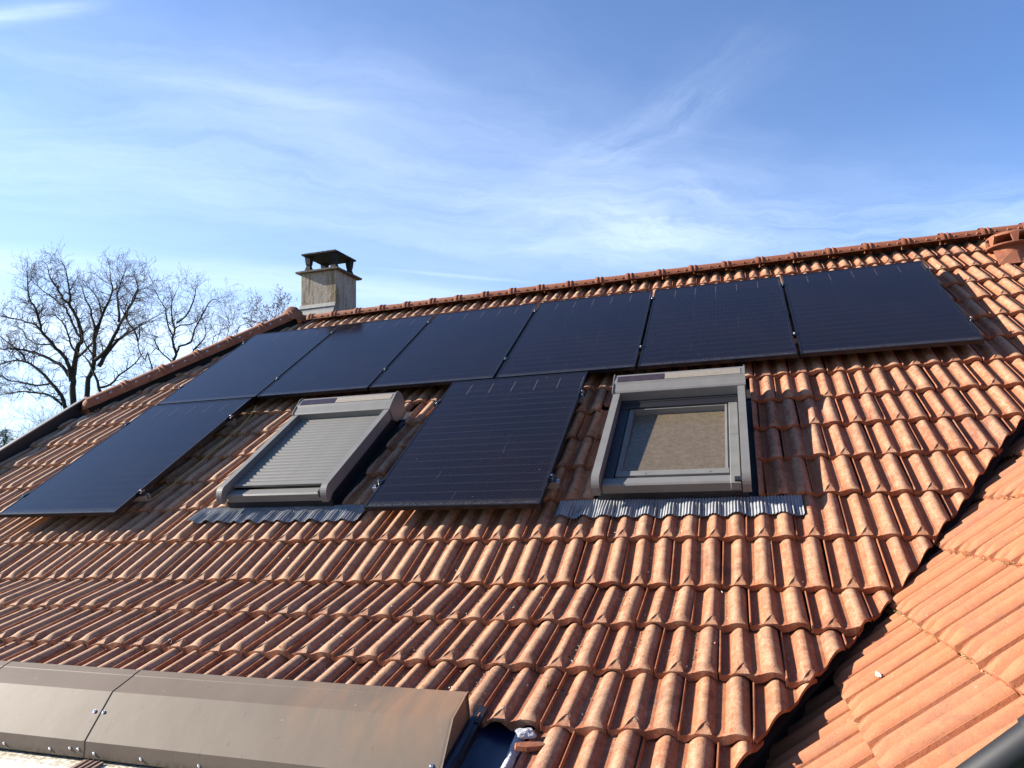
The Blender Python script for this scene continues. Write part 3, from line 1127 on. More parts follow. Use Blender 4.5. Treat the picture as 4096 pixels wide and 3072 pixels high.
# wing verge: dark round metal trim with a joint
vt = MB()
tr0, tr1 = Vector((1.425, -1.6, .022)), Vector((1.54, 1.6, .022))
jn = tr0.lerp(tr1, .478)
vt.tube([WM @ tr0, WM @ jn], .034, 20)
vt.tube([WM @ tr0.lerp(tr1, .4775), WM @ tr0.lerp(tr1, .4795)], .0365, 20)
vt.tube([WM @ jn, WM @ tr1], .039, 20)
vt.build('verge_trim', M_DARKMETAL, wing_roof)

# ------------------------------------------------------------------ roof vent tile
vent = thing('roof_vent', 'terracotta roof vent cowl by the ridge at the right edge', 'roof vent', RM @ T((7.63, .24, BASE + .02)))
vb = RM @ Vector((7.68, .22, BASE + .02))
mb = MB()
def ring(z, r, ex=1.0, n=24):
    return [(r * cos(2 * pi * k / n) * ex, r * sin(2 * pi * k / n), z) for k in range(n)]
def lathe(mb, prof_, n=24, smooth=True):
    vs = []
    for r, z_ in prof_:
        vs += ring(z_, r, 1.0, n)
    fs = [(i * n + k, i * n + (k + 1) % n, (i + 1) * n + (k + 1) % n, (i + 1) * n + k) for i in range(len(prof_) - 1) for k in range(n)]
    mb.add(vs, fs, smooth)
lathe(mb, [(.140, -.06), (.132, .0), (.126, .06), (.122, .105)])
mb.build('vent_pipe', M_RIDGE, vent, T(vb))
mb = MB()
lathe(mb, [(.10, .096), (.184, .102), (.188, .114), (.10, .124), (.02, .126)])
mb.build('vent_plate', M_RIDGE, vent, T(vb))
mb = MB()
lathe(mb, [(.176, .186), (.178, .196), (.150, .216), (.09, .230), (.002, .234)])
lathe(mb, [(.176, .186), (.150, .184), (.09, .192), (.002, .194)])
o = mb.build('vent_hood', M_RIDGE, vent, T(vb))
for k in range(6):
    t = 2 * pi * k / 6 + .45
    mb = MB()
    w = .030
    c_, s_ = cos(t), sin(t)
    def pp(r, a, z_):
        return (r * c_ - a * s_, r * s_ + a * c_, z_)
    mb.add([pp(.165, -w * .55, .114), pp(.165, w * .55, .114), pp(.186, w * .55, .114), pp(.186, -w * .55, .114),
            pp(.150, -w * 1.1, .194), pp(.150, w * 1.1, .194), pp(.178, w * 1.1, .194), pp(.178, -w * 1.1, .194)],
           [(0, 1, 2, 3), (4, 7, 6, 5), (0, 4, 5, 1), (1, 5, 6, 2), (2, 6, 7, 3), (3, 7, 4, 0)])
    mb.build('vent_post', M_RIDGE, vent, T(vb))
mb = MB()
mb.add([tuple(RM.to_3x3() @ Vector(v)) for v in [(-.16, -.20, .03), (.14, -.20, .03), (.15, .0, .09), (-.15, .0, .09), (0, -.21, .035), (0, -.05, .12)]],
       [(0, 4, 5, 3), (4, 1, 2, 5)])
mb.build('vent_collar', M_RIDGE, vent, T(vb))

# ------------------------------------------------------------------ solar panels
PW, PH, GX, GY = 1.134, 1.735, .0231, .0186
slots = [(k * (PW + GX), -PH) for k in range(6)] + [(-.0189, -2 * PH - GY), (3.105, -2 * PH - GY)]
LBL = ['first solar panel of the upper row, next to the hip at the far left',
       'second solar panel of the upper row, above the closed grey shutter',
       'third solar panel of the upper row, left of the one above the lower middle panel',
       'fourth solar panel of the upper row, above the right half of the lower middle panel',
       'fifth solar panel of the upper row, above the open glazed roof window',
       'rightmost solar panel of the upper row, brownish, with its right edge over bare tiles',
       'lower black solar panel at the left, between bare tiles and the closed shutter',
       'lower black solar panel standing between the two roof windows']
fr = MB()
L = .011
D0 = -.030
fr.prism([(0, 0), (PW, 0), (PW, L), (0, L)], D0, 0, 'z')
fr.prism([(0, PH - L), (PW, PH - L), (PW, PH), (0, PH)], D0, 0, 'z')
fr.prism([(0, L), (L, L), (L, PH - L), (0, PH - L)], D0, 0, 'z')
fr.prism([(PW - L, L), (PW, L), (PW, PH - L), (PW - L, PH - L)], D0, 0, 'z')
gl = MB()
gl.box(L, PW - L, L, PH - L, -.008, -.0025)
me_fr = me_gl = None
for (x, y), lb in zip(slots, LBL):
    mw = RM @ T((x, y, RNG.gauss(0, .001)))
    t = thing('solar_panel', lb, 'solar panel', mw, 'black solar panels on the roof')
    if me_fr is None:
        o1 = fr.build('frame', M_BLACKFRAME, t, mw)
        o2 = gl.build('glass', M_PV, t, mw)
        me_fr, me_gl = o1.data, o2.data
    else:
        link(bpy.data.objects.new('frame', me_fr), t, mw)
        link(bpy.data.objects.new('glass', me_gl), t, mw)

# rails with clamps
def rail(x0, x1, yy, ends, mids, label):
    t = thing('mounting_rail', label, 'mounting rail', RM @ T((x0, yy, -.075)), 'aluminium rails under the solar panels')
    mb = MB()
    h0, h1, w = -.074, -.032, .019
    mb.box(x0, x1, yy - w, yy - w + .003, h0, h1)
    mb.box(x0, x1, yy + w - .003, yy + w, h0, h1)
    mb.box(x0, x1, yy - w + .003, yy + w - .003, h0, h0 + .003)
    mb.box(x0, x1, yy - w + .003, yy + w - .003, h0 + .020, h0 + .022)
    mb.box(x0, x1, yy - w + .003, yy - .005, h1 - .003, h1)
    mb.box(x0, x1, yy + .005, yy + w - .003, h1 - .003, h1)
    mb.build('rail', M_ALU, t, RM)
    for x, sg in ends:
        cb = MB()
        cb.box(x, x + sg * .004, yy - .026, yy + .026, -.030, .004)
        cb.box(x - sg * .010, x, yy - .026, yy + .026, .001, .004)
        cb.box(x + sg * .004, x + sg * .034, yy - .026, yy + .026, -.008, -.004)
        cb.box(x + sg * .031, x + sg * .034, yy - .026, yy + .026, -.030, -.008)
        c = cb.build('end_clamp', M_BLACKFRAME, t, RM)
        bb = MB()
        bb.tube([(x + sg * .018, yy, -.006), (x + sg * .018, yy, .016)], .0065, 10)
        bb.build('bolt', M_STEEL, c, RM)
    for x in mids:
        cb = MB()
        cb.box(x - .0105, x + .0105, yy - .026, yy + .026, -.026, .0)
        cb.box(x - .020, x + .020, yy - .026, yy + .026, .001, .0045)
        c = cb.build('mid_clamp', M_BLACKFRAME, t, RM)
        bb = MB()
        bb.tube([(x, yy, .004), (x, yy, .014)], .0065, 10)
        bb.build('bolt', M_STEEL, c, RM)
    k = x0 + .25
    while k < x1 - .1:
        hb = MB()
        hb.box(k - .016, k + .016, yy - .03, yy - .022, -.140, -.045)
        hb.box(k - .016, k + .016, yy - .022, yy + .09, -.140, -.134)
        hb.build('roof_hook', M_ALU, t, RM)
        k += .96


gm = [(k + 1) * PW + k * GX + GX / 2 for k in range(5)]
x6 = 6 * PW + 5 * GX
rail(-.045, x6 + .03, -.235, [(0, -1), (x6, 1)], gm, 'long rail under the upper edge of the six panel row')
rail(-.060, x6 + .03, -1.37, [(0, -1), (x6, 1)], gm, 'long rail under the lower edge of the six panel row')
rail(-.075, 1.150, -2.108, [(-.0189, -1), (1.1151, 1)], [], 'short upper rail under the lower left solar panel')
rail(-.075, 1.175, -3.235, [(-.0189, -1), (1.1151, 1)], [], 'short lower rail under the lower left solar panel')
rail(3.075, 4.268, -2.108, [(3.105, -1), (4.239, 1)], [], 'short upper rail under the solar panel between the windows')
rail(3.035, 4.292, -3.215, [(3.105, -1), (4.239, 1)], [], 'short lower rail sticking out right of the panel between the windows')

# yellow cable below the left panel
cb = MB()
pts = [(1.17, -1.80, -.06), (1.19, -1.95, -.09), (1.185, -2.15, -.11), (1.165, -2.4, -.122), (1.15, -2.7, -.128), (1.14, -2.95, -.125), (1.12, -3.2, -.11)]
cb.tube([RM @ Vector(p) for p in pts], .0035, 6)
tag(cb.build('cable', M_WIRE), 'thin yellow cable hanging along the right edge of the lower left solar panel', 'cable')

# ------------------------------------------------------------------ roof windows
def window(wx, kind):
    X0, X1, Y0, Y1 = 0.0, .875, 0.0, 1.08
    M = RM @ T((wx, -3.35, 0))
    lab = ('roof window with its grey slatted roller shutter closed' if kind == 'A' else 'roof window with raised shutter, dusty glass half in shade')
    t = thing('roof_window', lab, 'roof window', M @ T((0, .08, -.17)))
    zt = .050
    # curb under the frame
    cb = MB()
    y0 = .075
    cb.box(.030, .060, y0, Y1 + .10, -.19, -.032)
    cb.box(X1 - .060, X1 - .030, y0, Y1 + .10, -.19, -.032)
    cb.box(.060, X1 - .060, y0, y0 + .030, -.19, -.032)
    cb.box(.060, X1 - .060, Y1 + .07, Y1 + .10, -.19, -.032)
    cb.build('curb', M_GREYD, t, M)
    # room behind
    if kind == 'B':
        rb = MB()
        rb.box(.0605, X1 - .0605, y0 + .031, Y1 + .069, -.62, -.60)
        rb.build('room_blind', M_ROOM, t, M)
        rb = MB()
        rb.box(.052, .0595, y0 + .031, Y1 + .069, -.60, -.192)
        rb.box(X1 - .0595, X1 - .052, y0 + .031, Y1 + .069, -.60, -.192)
        rb.box(.0605, X1 - .0605, Y1 + .060, Y1 + .069, -.60, -.192)
        rb.box(.0605, X1 - .0605, y0 + .022, y0 + .030, -.60, -.192)
        rb.build('window_reveal', M_SOFFIT, t, M)
        rb = MB()
        rb.box(.09, X1 - .07, Y1 - .17, Y1 - .12, -.20, -.185)
        rb.build('ventilation_bar', M_SOFFIT, t, M)
    # side rails with rounded foot
    for s_, xa, xb in ((0, 0.0, .046), (1, X1 - .046, X1)):
        pr = []
        for k in range(9):
            a = pi * 1.0 - k / 8 * pi / 2
            pr.append((.075 + .075 * cos(a) + .0, zt - .085 + .085 * sin(a)))
        pr += [(Y1, zt), (Y1, -.034), (.075, -.034), (.03, -.055), (0.004, -.055)]
        mb = MB()
        mb.prism(pr, xa, xb, 'x')
        o = mb.build('side_rail', M_GREY, t, M, bevel=.003)
    # casing on top
    mb = MB()
    pr = [(Y1, -.04), (Y1, zt + .003), (Y1 + .012, zt + .012), (Y1 + .075, zt + .030), (Y1 + .092, zt + .040), (Y1 + .165, zt + .052), (Y1 + .195, zt + .046), (Y1 + .222, zt + .025), (Y1 + .238, zt - .01), (Y1 + .240, zt - .05), (Y1 + .225, -.06)]
    mb.prism(pr, X0 - .004, X1 - .0, 'x')
    mb.build('shutter_casing', M_GREY, t, M, bevel=.003)
    ec = [(Y1 - .004, -.045), (Y1 - .004, zt + .006), (Y1 + .01, zt + .018), (Y1 + .08, zt + .038), (Y1 + .165, zt + .060), (Y1 + .200, zt + .053), (Y1 + .230, zt + .030), (Y1 + .247, zt - .01), (Y1 + .249, zt - .06), (Y1 + .22, zt - .13), (Y1 + .15, zt - .155), (Y1 + .05, -.09)]
    for xa, xb in ((X0 - .010, X0 - .004), (X1, X1 + .008)):
        mb = MB()
        mb.prism(ec, xa, xb, 'x')
        mb.build('end_cap', M_GREY, t, M)
    # strips on the slanted top: little solar cell on the left, matt band on the right
    sa, sb = (Y1 + .096, zt + .0408), (Y1 + .160, zt + .0514)
    nrm = Vector((0, -(sb[1] - sa[1]), sb[0] - sa[0])).normalized() * .0025
    for nm, xa, xb, m_ in (('solar_strip', .02, .345, M_PVSTRIP), ('grip_strip', .352, X1 - .02, M_STRIP)):
        mb = MB()
        vs = [(xa, sa[0], sa[1]), (xb, sa[0], sa[1]), (xb, sb[0], sb[1]), (xa, sb[0], sb[1])]
        top = [tuple(Vector(v) + nrm) for v in vs]
        mb.add(vs + top, [(4, 5, 6, 7), (0, 1, 5, 4), (1, 2, 6, 5), (2, 3, 7, 6), (3, 0, 4, 7)])
        mb.build(nm, m_, t, M)
    if kind == 'A':
        ns = 22
        ya, yb_ = .155, Y1 + .01
        st = (yb_ - ya) / ns
        mb = MB()
        pr = []
        for k in range(7):
            u = k / 6
            pr.append((.0015 + u * (st - .003), .0075 * (1 - (2 * u - 1) ** 2) ** .6))
        pr += [(st - .002, -.006), (.002, -.006)]
        mb.prism(pr, .048, X1 - .048, 'x', smooth=False)
        me = mb.mesh('slat', M_SLAT)
        for k in range(ns):
            o = bpy.data.objects.new('shutter_slat', me)
            link(o, t, M @ T((RNG.gauss(0, .0008), ya + k * st, -.002)))
        mb = MB()
        mb.box(.050, X1 - .050, ya - .022, ya - .002, -.010, .008)
        mb.build('shutter_end_bar', M_GREY, t, M, bevel=.002)
        mb = MB()
        mb.box(.06, X1 - .06, .10, Y1, -.06, -.05)
        mb.build('glass_pane', M_DARKMETAL, t, M)
    else:
        # frame cladding and sash
        mb = MB()
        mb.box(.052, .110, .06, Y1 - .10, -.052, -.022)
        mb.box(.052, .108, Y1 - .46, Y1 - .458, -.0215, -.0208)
        mb.build('frame_stile', M_GREYD, t, M, bevel=.003)  # left stile near-black: the shade on it is put into the colour
        mb = MB()
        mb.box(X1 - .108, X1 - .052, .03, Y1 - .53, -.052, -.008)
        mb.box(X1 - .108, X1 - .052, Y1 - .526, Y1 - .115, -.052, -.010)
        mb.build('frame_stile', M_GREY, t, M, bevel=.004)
        mb = MB()
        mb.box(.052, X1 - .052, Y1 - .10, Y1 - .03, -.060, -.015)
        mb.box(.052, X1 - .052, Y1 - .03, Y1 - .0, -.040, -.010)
        mb.build('frame_head', M_GREYD, t, M, bevel=.004)  # shade of the recess below the casing painted in with the dark metal
        gx0, gx1, gy0, gy1 = .145, X1 - .133, .207, Y1 - .110
        mb = MB()
        mb.box(.112, gx0, .17, gy1 + .02, -.085, -.034)
        mb.box(.122, .134, .17, gy1 + .02, -.034, -.028)
        mb.box(gx1, X1 - .110, .17, gy1 + .02, -.085, -.030)
        mb.box(gx1 + .008, gx1 + .014, .17, gy1 + .02, -.030, -.026)
        mb.box(gx0, gx1, gy1, gy1 + .02, -.085, -.030)
        mb.build('sash', M_GREYD if False else M_GREY, t, M, bevel=.002)
        mb = MB()
        mb.box(.115, X1 - .110, .155, gy0, -.055, -.024)
        o = mb.build('sash_bottom_rail', M_GREY, t, M, bevel=.004)
        for xx in (.29, .655):
            b2 = MB()
            b2.tube([(xx, .172, -.026), (xx, .172, -.0215)], .005, 10)
            b2.build('screw', M_GREY, o, M)
        mb = MB()
        zb, zt2 = -.040, -.072
        xa_, xb_, ya_, yb2 = gx0 - .004, gx1 + .004, gy0 - .004, gy1 + .004
        mb.add([(xa_, ya_, zb - .004), (xb_, ya_, zb - .004), (xb_, yb2, zt2 - .004), (xa_, yb2, zt2 - .004), (xa_, ya_, zb), (xb_, ya_, zb), (xb_, yb2, zt2), (xa_, yb2, zt2)], [(0, 3, 2, 1), (4, 5, 6, 7), (0, 1, 5, 4), (1, 2, 6, 5), (2, 3, 7, 6), (3, 0, 4, 7)])
        mb.build('glass_pane', M_GLASS, t, M)
    # bottom cover and front apron plate
    mb = MB()
    pr = [(.050, -.075), (.046, -.020), (.058, -.012), (.125, -.020), (.128, -.034), (.15, -.040), (.15, -.075)]
    mb.prism(pr, .052, X1 - .052, 'x')
    mb.build('bottom_cover', M_GREY, t, M, bevel=.002)
    mb = MB()
    mb.box(X1 - .085, X1 - .040, .040, .075, -.045, .004)
    mb.build('corner_block', M_GREYD, t, M)
    mb = MB()
    pr = [(.065, -.075), (.060, -.140), (.040, -.152), (.040, -.156), (.075, -.156), (.075, -.075)]
    mb.prism(pr, .020, X1 - .018, 'x')
    mb.build('front_plate', M_GREYD, t, M)
    # side gutters and back gutter
    mb = MB()
    mb.box(-.030, .028, .06, Y1 + .2, -.165, -.158)
    mb.box(X1 - .028, X1 + .040, .06, Y1 + .28, -.165, -.158)
    mb.box(X1 + .036, X1 + .040, .06, Y1 + .28, -.158, -.135)
    mb.box(-.03, X1 + .040, Y1 + .18, Y1 + .32, -.155, -.150)
    mb.build('side_flashing', M_DARKMETAL, t, M)
    # pleated lead apron draped over the tile rolls
    mb = MB()
    xa, xb = -.215, 1.125
    nx, ny = 780, 7
    fy, fz, _ = FR[10]
    vs = []
    for j in range(ny + 1):
        v = j / ny
        for i in range(nx + 1):
            x = xa + (xb - xa) * i / nx
            yw = (.070 - .178 * v - .006 * sin(x * 37) * v)
            Xr = wx + x
            Yr = -3.35 + yw
            # height of the tile rolls underneath (course 11)
            f11 = FR[11][0]
            n_ = 11
            ax = 3.638 + .12 * (n_ % 2)
            tt = ((Xr - ax - XO) / TW) % 1.0
            s = Yr - f11
            hh = prof(min(tt * TW / .236, 1)) + LIFT * (1 - s / GA)
            drape = smooth01(v * 1.6)
            zz = BASE + .012 + LIFT * .3 * (1 - drape) + .020 * (1 - drape) + (hh * .72 + .017) * drape
            zz += .0085 * abs(sin(pi * (x + .002 * sin(x * 17)) / .0172)) - .003
            zz += .005 * noise.noise(Vector((x * 6, v * 1.5, wx)))
            vs.append((x + .012 * v * (x - .45) * .2, yw, zz))
    fs = [(j * (nx + 1) + i, j * (nx + 1) + i + 1, (j + 1) * (nx + 1) + i + 1, (j + 1) * (nx + 1) + i) for j in range(ny) for i in range(nx)]
    mb.add(vs, fs, True)
    mb.build('pleated_apron', M_LEAD, t, M)
    return t


for wx, k in WINS:
    window(wx, k)

# ------------------------------------------------------------------ chimney
ch = thing('chimney', 'square rendered chimney with stained sides and black concrete cap', 'chimney', T((.31, 1.05, .2)))
CX0, CX1, CY0, CY1 = .059, .563, .80, 1.30
nn = 22
mb = MB()
vs, fs = [], []
def wob(x, y, z):
    return .0018 * noise.noise(Vector((x * 9, y * 9, z * 7))) + .0012 * noise.noise(Vector((x * 60, y * 60, z * 60)))
def side(p0, p1, nrm):
    b = len(vs)
    for j in range(nn + 1):
        for i in range(nn + 1):
            p = Vector(p0).lerp(Vector(p1), i / nn)
            z_ = .0 + .93 * j / nn
            w = wob(p.x, p.y, z_)
            if i in (0, nn):
                w *= .3
            vs.append((p.x + nrm[0] * w, p.y + nrm[1] * w, z_))
    for j in range(nn):
        for i in range(nn):
            a = b + j * (nn + 1) + i
            fs.append((a, a + 1, a + nn + 2, a + nn + 1))
side((CX0, CY0, 0), (CX1, CY0, 0), (0, -1))
side((CX1, CY0, 0), (CX1, CY1, 0), (1, 0))
side((CX1, CY1, 0), (CX0, CY1, 0), (0, 1))
side((CX0, CY1, 0), (CX0, CY0, 0), (-1, 0))
mb.add(vs, fs, False)
mb.build('stack', M_CHIM, ch)


def rough_slab(x0, x1, y0, y1, z0, z1, name, m, parent, amp=.004, zt=None):
    b = MB()
    K = 14
    v_, f_ = [], []
    per = []
    for i in range(K):
        per.append((x0 + (x1 - x0) * i / K, y0))
    for i in range(K):
        per.append((x1, y0 + (y1 - y0) * i / K))
    for i in range(K):
        per.append((x1 - (x1 - x0) * i / K, y1))
    for i in range(K):
        per.append((x0, y1 - (y1 - y0) * i / K))
    cx_, cy_ = (x0 + x1) / 2, (y0 + y1) / 2
    n_ = len(per)
    for zz in (z0, z1):
        for x, y in per:
            a = 1 + amp * noise.noise(Vector((x * 30, y * 30, zz * 30))) * 4
            v_.append((cx_ + (x - cx_) * a, cy_ + (y - cy_) * a, zz + amp * noise.noise(Vector((x * 25, y * 25, zz * 9)))))
    v_.append((cx_, cy_, z0))
    v_.append((cx_, cy_, zt if zt else z1))
    for i in range(n_):
        j = (i + 1) % n_
        f_ += [(i, j, n_ + j, n_ + i), (2 * n_, j, i), (2 * n_ + 1, n_ + i, n_ + j)]
    b.add(v_, f_)
    return b.build(name, m, parent)


rough_slab(.004, .620, .745, 1.360, .928, .950, 'base_slab', M_SLAB, ch, .003)
for i, (x, y) in enumerate(((.125, .87), (.505, .87), (.125, 1.23), (.505, 1.23))):
    mb = MB()
    v_ = []
    prl = [(.046, .948), (.042, .98), (.028, 1.03), (.024, 1.045), (.030, 1.06), (.036, 1.11), (.042, 1.178)]
    for r, z_ in prl:
        for sx, sy in ((-1, -1), (1, -1), (1, 1), (-1, 1)):
            v_.append((x + sx * r, y + sy * r, z_ + RNG.gauss(0, .001)))
    f_ = [(a * 4 + k, a * 4 + (k + 1) % 4, (a + 1) * 4 + (k + 1) % 4, (a + 1) * 4 + k) for a in range(len(prl) - 1) for k in range(4)]
    mb.add(v_, f_)
    mb.build('cap_leg', M_CONC, ch)
rough_slab(.060, .566, .790, 1.300, 1.172, 1.192, 'top_slab', M_CONC, ch, .003, 1.200)
mb = MB()
lathe(mb, [(.075, .95), (.078, .985), (.07, .995), (.055, .99)])
mb.build('flue_pot', M_CHIM, ch, T((.33, 1.0, 0)))
mb = MB()
mb.add([(.20, .93, .957), (.29, .91, .957), (.27, .96, .985), (.19, .97, 1.005)], [(0, 1, 2, 3)])
mb.build('bent_sheet', M_DARKMETAL, ch)
mb = MB()
mb.prism([(.792, .505), (.780, .505), (.764, .455), (.772, .450), (.768, .415), (.735, .33), (.748, .30), (.798, .30), (.798, .505)], .048, .572, 'x')
mb.add([(.566, .775, .47), (.566, .795, .47), (.64, .795, .30), (.64, .72, .30), (.566, .72, .33)], [(0, 1, 2, 3, 4)])
mb.add([(.056, .775, .47), (.056, .795, .47), (-.02, .795, .30), (-.02, .72, .30), (.056, .72, .33)], [(0, 1, 2, 3, 4)])
mb.build('flashing', M_COPING, ch)

# ------------------------------------------------------------------ brown sheet casing in the corner
XE = 4.364
casing = thing('metal_casing', 'long brown folded sheet metal casing with screws at the lower left', 'metal casing', T((3.0, -4.45, -2.8)))
PR = [(-4.330, -2.66), (-4.352, -2.526), (-4.389, -2.538), (-4.391, -2.5405), (-4.493, -2.576), (-4.615, -2.727), (-4.617, -2.787)]
joints = [0.2, 2.155, 2.843, XE]
joints = [-1.2, .75, 2.085, 2.845, XE]
TH = .0015
def sheet(x0, x1, name):
    mb = MB()
    inner = [(a + .0015, b - .003) for a, b in PR]
    vs = [(x0, a, b) for a, b in PR] + [(x1, a, b) for a, b in PR] + [(x0, a, b) for a, b in inner] + [(x1, a, b) for a, b in inner]
    n = len(PR)
    fs = []
    for i in range(n - 1):
        fs += [(i, i + 1, n + i + 1, n + i), (2 * n + i, 3 * n + i, 3 * n + i + 1, 2 * n + i + 1), (i, 2 * n + i, 2 * n + i + 1, i + 1), (n + i, n + i + 1, 3 * n + i + 1, 3 * n + i)]
    mb.add(vs, fs)
    return mb.build(name, M_BROWN, casing)
panels = []
for a, b in zip(joints[:-1], joints[1:]):
    panels.append(sheet(a + .0013, b - .0013, 'sheet_panel'))
# folded seams: narrow raised strips over the joints
for j in joints[1:-1]:
    mb = MB()
    off = [(a - .0012, b + .0025) for a, b in PR[1:]]
    n = len(off)
    vs = [(j - .006, a, b) for a, b in off] + [(j + .002, a, b) for a, b in off]
    mb.add(vs, [(i, i + 1, n + i + 1, n + i) for i in range(n - 1)])
    mb.build('seam_strip', M_BROWN, casing)
# end plate with raised rim, open below
mb = MB()
ep = PR[:3] + PR[4:] 
mb.prism(PR + [(-4.60, -2.787), (-4.34, -2.70)], XE - .012, XE - .010, 'x')
mb.build('end_plate', M_BROWN, casing)
mb = MB()
for (a0, b0), (a1, b1) in zip(PR[1:-1], PR[2:]):
    mb.tube([(XE, a0, b0 + .0015), (XE, a1, b1 + .0015)], .0022, 6)
mb.build('rim_bead', M_BROWN, casing)
def screw(p, nrm, r=.0058):
    mb = MB()
    p = Vector(p)
    nrm = Vector(nrm).normalized()
    mb.tube([p, p + nrm * .0012], r * 1.35, 12)
    mb.tube([p + nrm * .0012, p + nrm * .0035, p + nrm * .0045], [r, r * .85, r * .3], 12)
    mb.build('screw', M_STEEL, casing)
sl2 = Vector((0, -(2.727 - 2.576), (4.615 - 4.493)))
sl2 = Vector((0, -.778, .628))
def onslope(u):
    return (-4.493 - .122 * u, -2.576 - .151 * u)
for xx in (2.815, 2.862):
    a, b = onslope(.42)
    screw((xx, a - .001, b + .001), sl2)
for xx in (2.42, 2.67, 2.775, 2.818, 2.90, 3.13, 3.40, 3.75, 4.1):
    screw((xx, -4.6165, -2.757 if xx in (2.775, 2.818) else -2.768), (0, -1, 0), .0045)
a, b = onslope(.80)
screw((XE - .04, a - .001, b + .001), sl2)
# ------------------------------------------------------------------ veranda roof below it
ver = thing('veranda_roof', 'pale ribbed veranda roof below the brown casing', 'veranda roof', T((2.0, -5.5, -3.0)))
mb = MB()
ys, zs = -4.60, -2.800
pr = []
yy = ys
k = 0
while yy > -7.6:
    zz = zs - (ys - yy) * .12
    pr += [(yy, zz), (yy - .055, zz - .0065), (yy - .057, zz - .002), (yy - .062, zz - .002)]
    yy -= .064
top = pr[:]
bot = [(a, b - .016) for a, b in pr][::-1]
mb.prism(top + bot, -1.6, 4.15, 'x')
mb.build('ribbed_panel', M_VER, ver)
mb = MB()
mb.add([tuple(v) for v in [(2.855, -4.621, -2.792), (2.955, -4.621, -2.792), (2.955, -7.5, -3.137), (2.855, -7.5, -3.137), (2.855, -4.621, -2.806), (2.955, -4.621, -2.806), (2.955, -7.5, -3.151), (2.855, -7.5, -3.151)]],
       [(0, 1, 2, 3), (4, 7, 6, 5), (0, 4, 5, 1), (1, 5, 6, 2), (2, 6, 7, 3), (3, 7, 4, 0)])
for xx in (2.878, 2.905, 2.932):
    mb.add([(xx, -4.622, -2.7915), (xx + .0022, -4.622, -2.7915), (xx + .0022, -7.5, -3.1365), (xx, -7.5, -3.1365), (xx, -4.622, -2.7875), (xx + .0022, -4.622, -2.7875), (xx + .0022, -7.5, -3.1325), (xx, -7.5, -3.1325)],
           [(4, 5, 6, 7), (0, 1, 5, 4), (1, 2, 6, 5), (3, 0, 4, 7)])
mb.build('cover_strip', M_WOODTRIM, ver)

# ------------------------------------------------------------------ dark gutter, mortar and broken pieces beside the casing
F15, F16 = FR[15], FR[16]
def rp(x, yy, zz):
    return RM @ Vector((x, yy, zz))
gut = thing('side_gutter', 'dark blue metal gutter between the brown casing and the tiles', 'gutter', RM @ T((4.5, -5.3, .15)))
mb = MB()
g0 = rp(0, -5.02, FR[15][1] + .0)
g1 = rp(0, -6.3, FR[15][1] + .37)
def gs(x, u, dz):
    return (x, g0.y + (g1.y - g0.y) * u, g0.z + (g1.z - g0.z) * u + dz)
prf = [(XE + .0, .035), (XE + .018, .035), (XE + .022, -.01), (XE + .06, -.014), (XE + .11, -.018), (XE + .175, -.016), (XE + .21, .0), (XE + .235, .012)]
vs = [gs(x, 0, d) for x, d in prf] + [gs(x, 1, d) for x, d in prf]
n = len(prf)
mb.add(vs, [(i, i + 1, n + i + 1, n + i) for i in range(n - 1)], True)
mb.build('gutter_tray', M_BLUE, gut)
mb = MB()
for (u0, u1, x0, x1, d0, d1) in ((-.005, .06, .008, .040, .040, .034), (.062, .20, .004, .036, .030, .026), (.202, .6, .0, .034, .036, .030)):
    a = [gs(XE + x0, u0, d0), gs(XE + x1, u0, d0 - .004), gs(XE + x1, u1, d1 - .004), gs(XE + x0, u1, d1)]
    mb.add(a, [(0, 1, 2, 3)])
    b_ = [gs(XE + x1, u0, d0 - .004), gs(XE + x1 + .002, u0, d0 - .03), gs(XE + x1 + .002, u1, d1 - .03), gs(XE + x1, u1, d1 - .004)]
    mb.add(b_, [(0, 1, 2, 3)])
mb.build('edge_strip', M_GREYD, gut)


def lump(name, label, cat, c, sx, sy, sz, m, seed, rot=0.0, amp=.35):
    bm = bmesh.new()
    bmesh.ops.create_icosphere(bm, subdivisions=3, radius=1)
    for v in bm.verts:
        p = v.co.copy()
        k = 1 + amp * noise.noise(p * 1.3 + Vector((seed, 0, 0))) + amp * .4 * noise.noise(p * 4 + Vector((seed, 3, 0)))
        v.co = Vector((p.x * k * sx, p.y * k * sy, p.z * k * sz))
    me = bpy.data.meshes.new(name)
    bm.to_mesh(me)
    bm.free()
    me.materials.append(m)
    o = bpy.data.objects.new(name, me)
    link(o, None, T(c) @ Matrix.Rotation(rot, 4, 'Z') @ Matrix.Rotation(radians(15), 4, 'X'))
    tag(o, label, cat)
    return o


def chip(name, label, c, l, w, h, m, seed, rot, cat='broken tile'):
    r = random.Random(seed)
    mb = MB()
    n = 7
    pts = []
    for k in range(n):
        t = 2 * pi * k / n
        q_ = .75 + .35 * r.random()
        pts.append((l * cos(t) * q_, w * sin(t) * q_))
    mb.add([(x, y, -h) for x, y in pts] + [(x * .92, y * .9, h * (.6 + .5 * r.random())) for x, y in pts], [tuple(range(n))[::-1], tuple(range(n, 2 * n))] + [(k, (k + 1) % n, n + (k + 1) % n, n + k) for k in range(n)])
    o = mb.build(name, m, None, T(c) @ Matrix.Rotation(rot, 4, 'Z') @ Matrix.Rotation(radians(12), 4, 'X'))
    tag(o, label, cat)


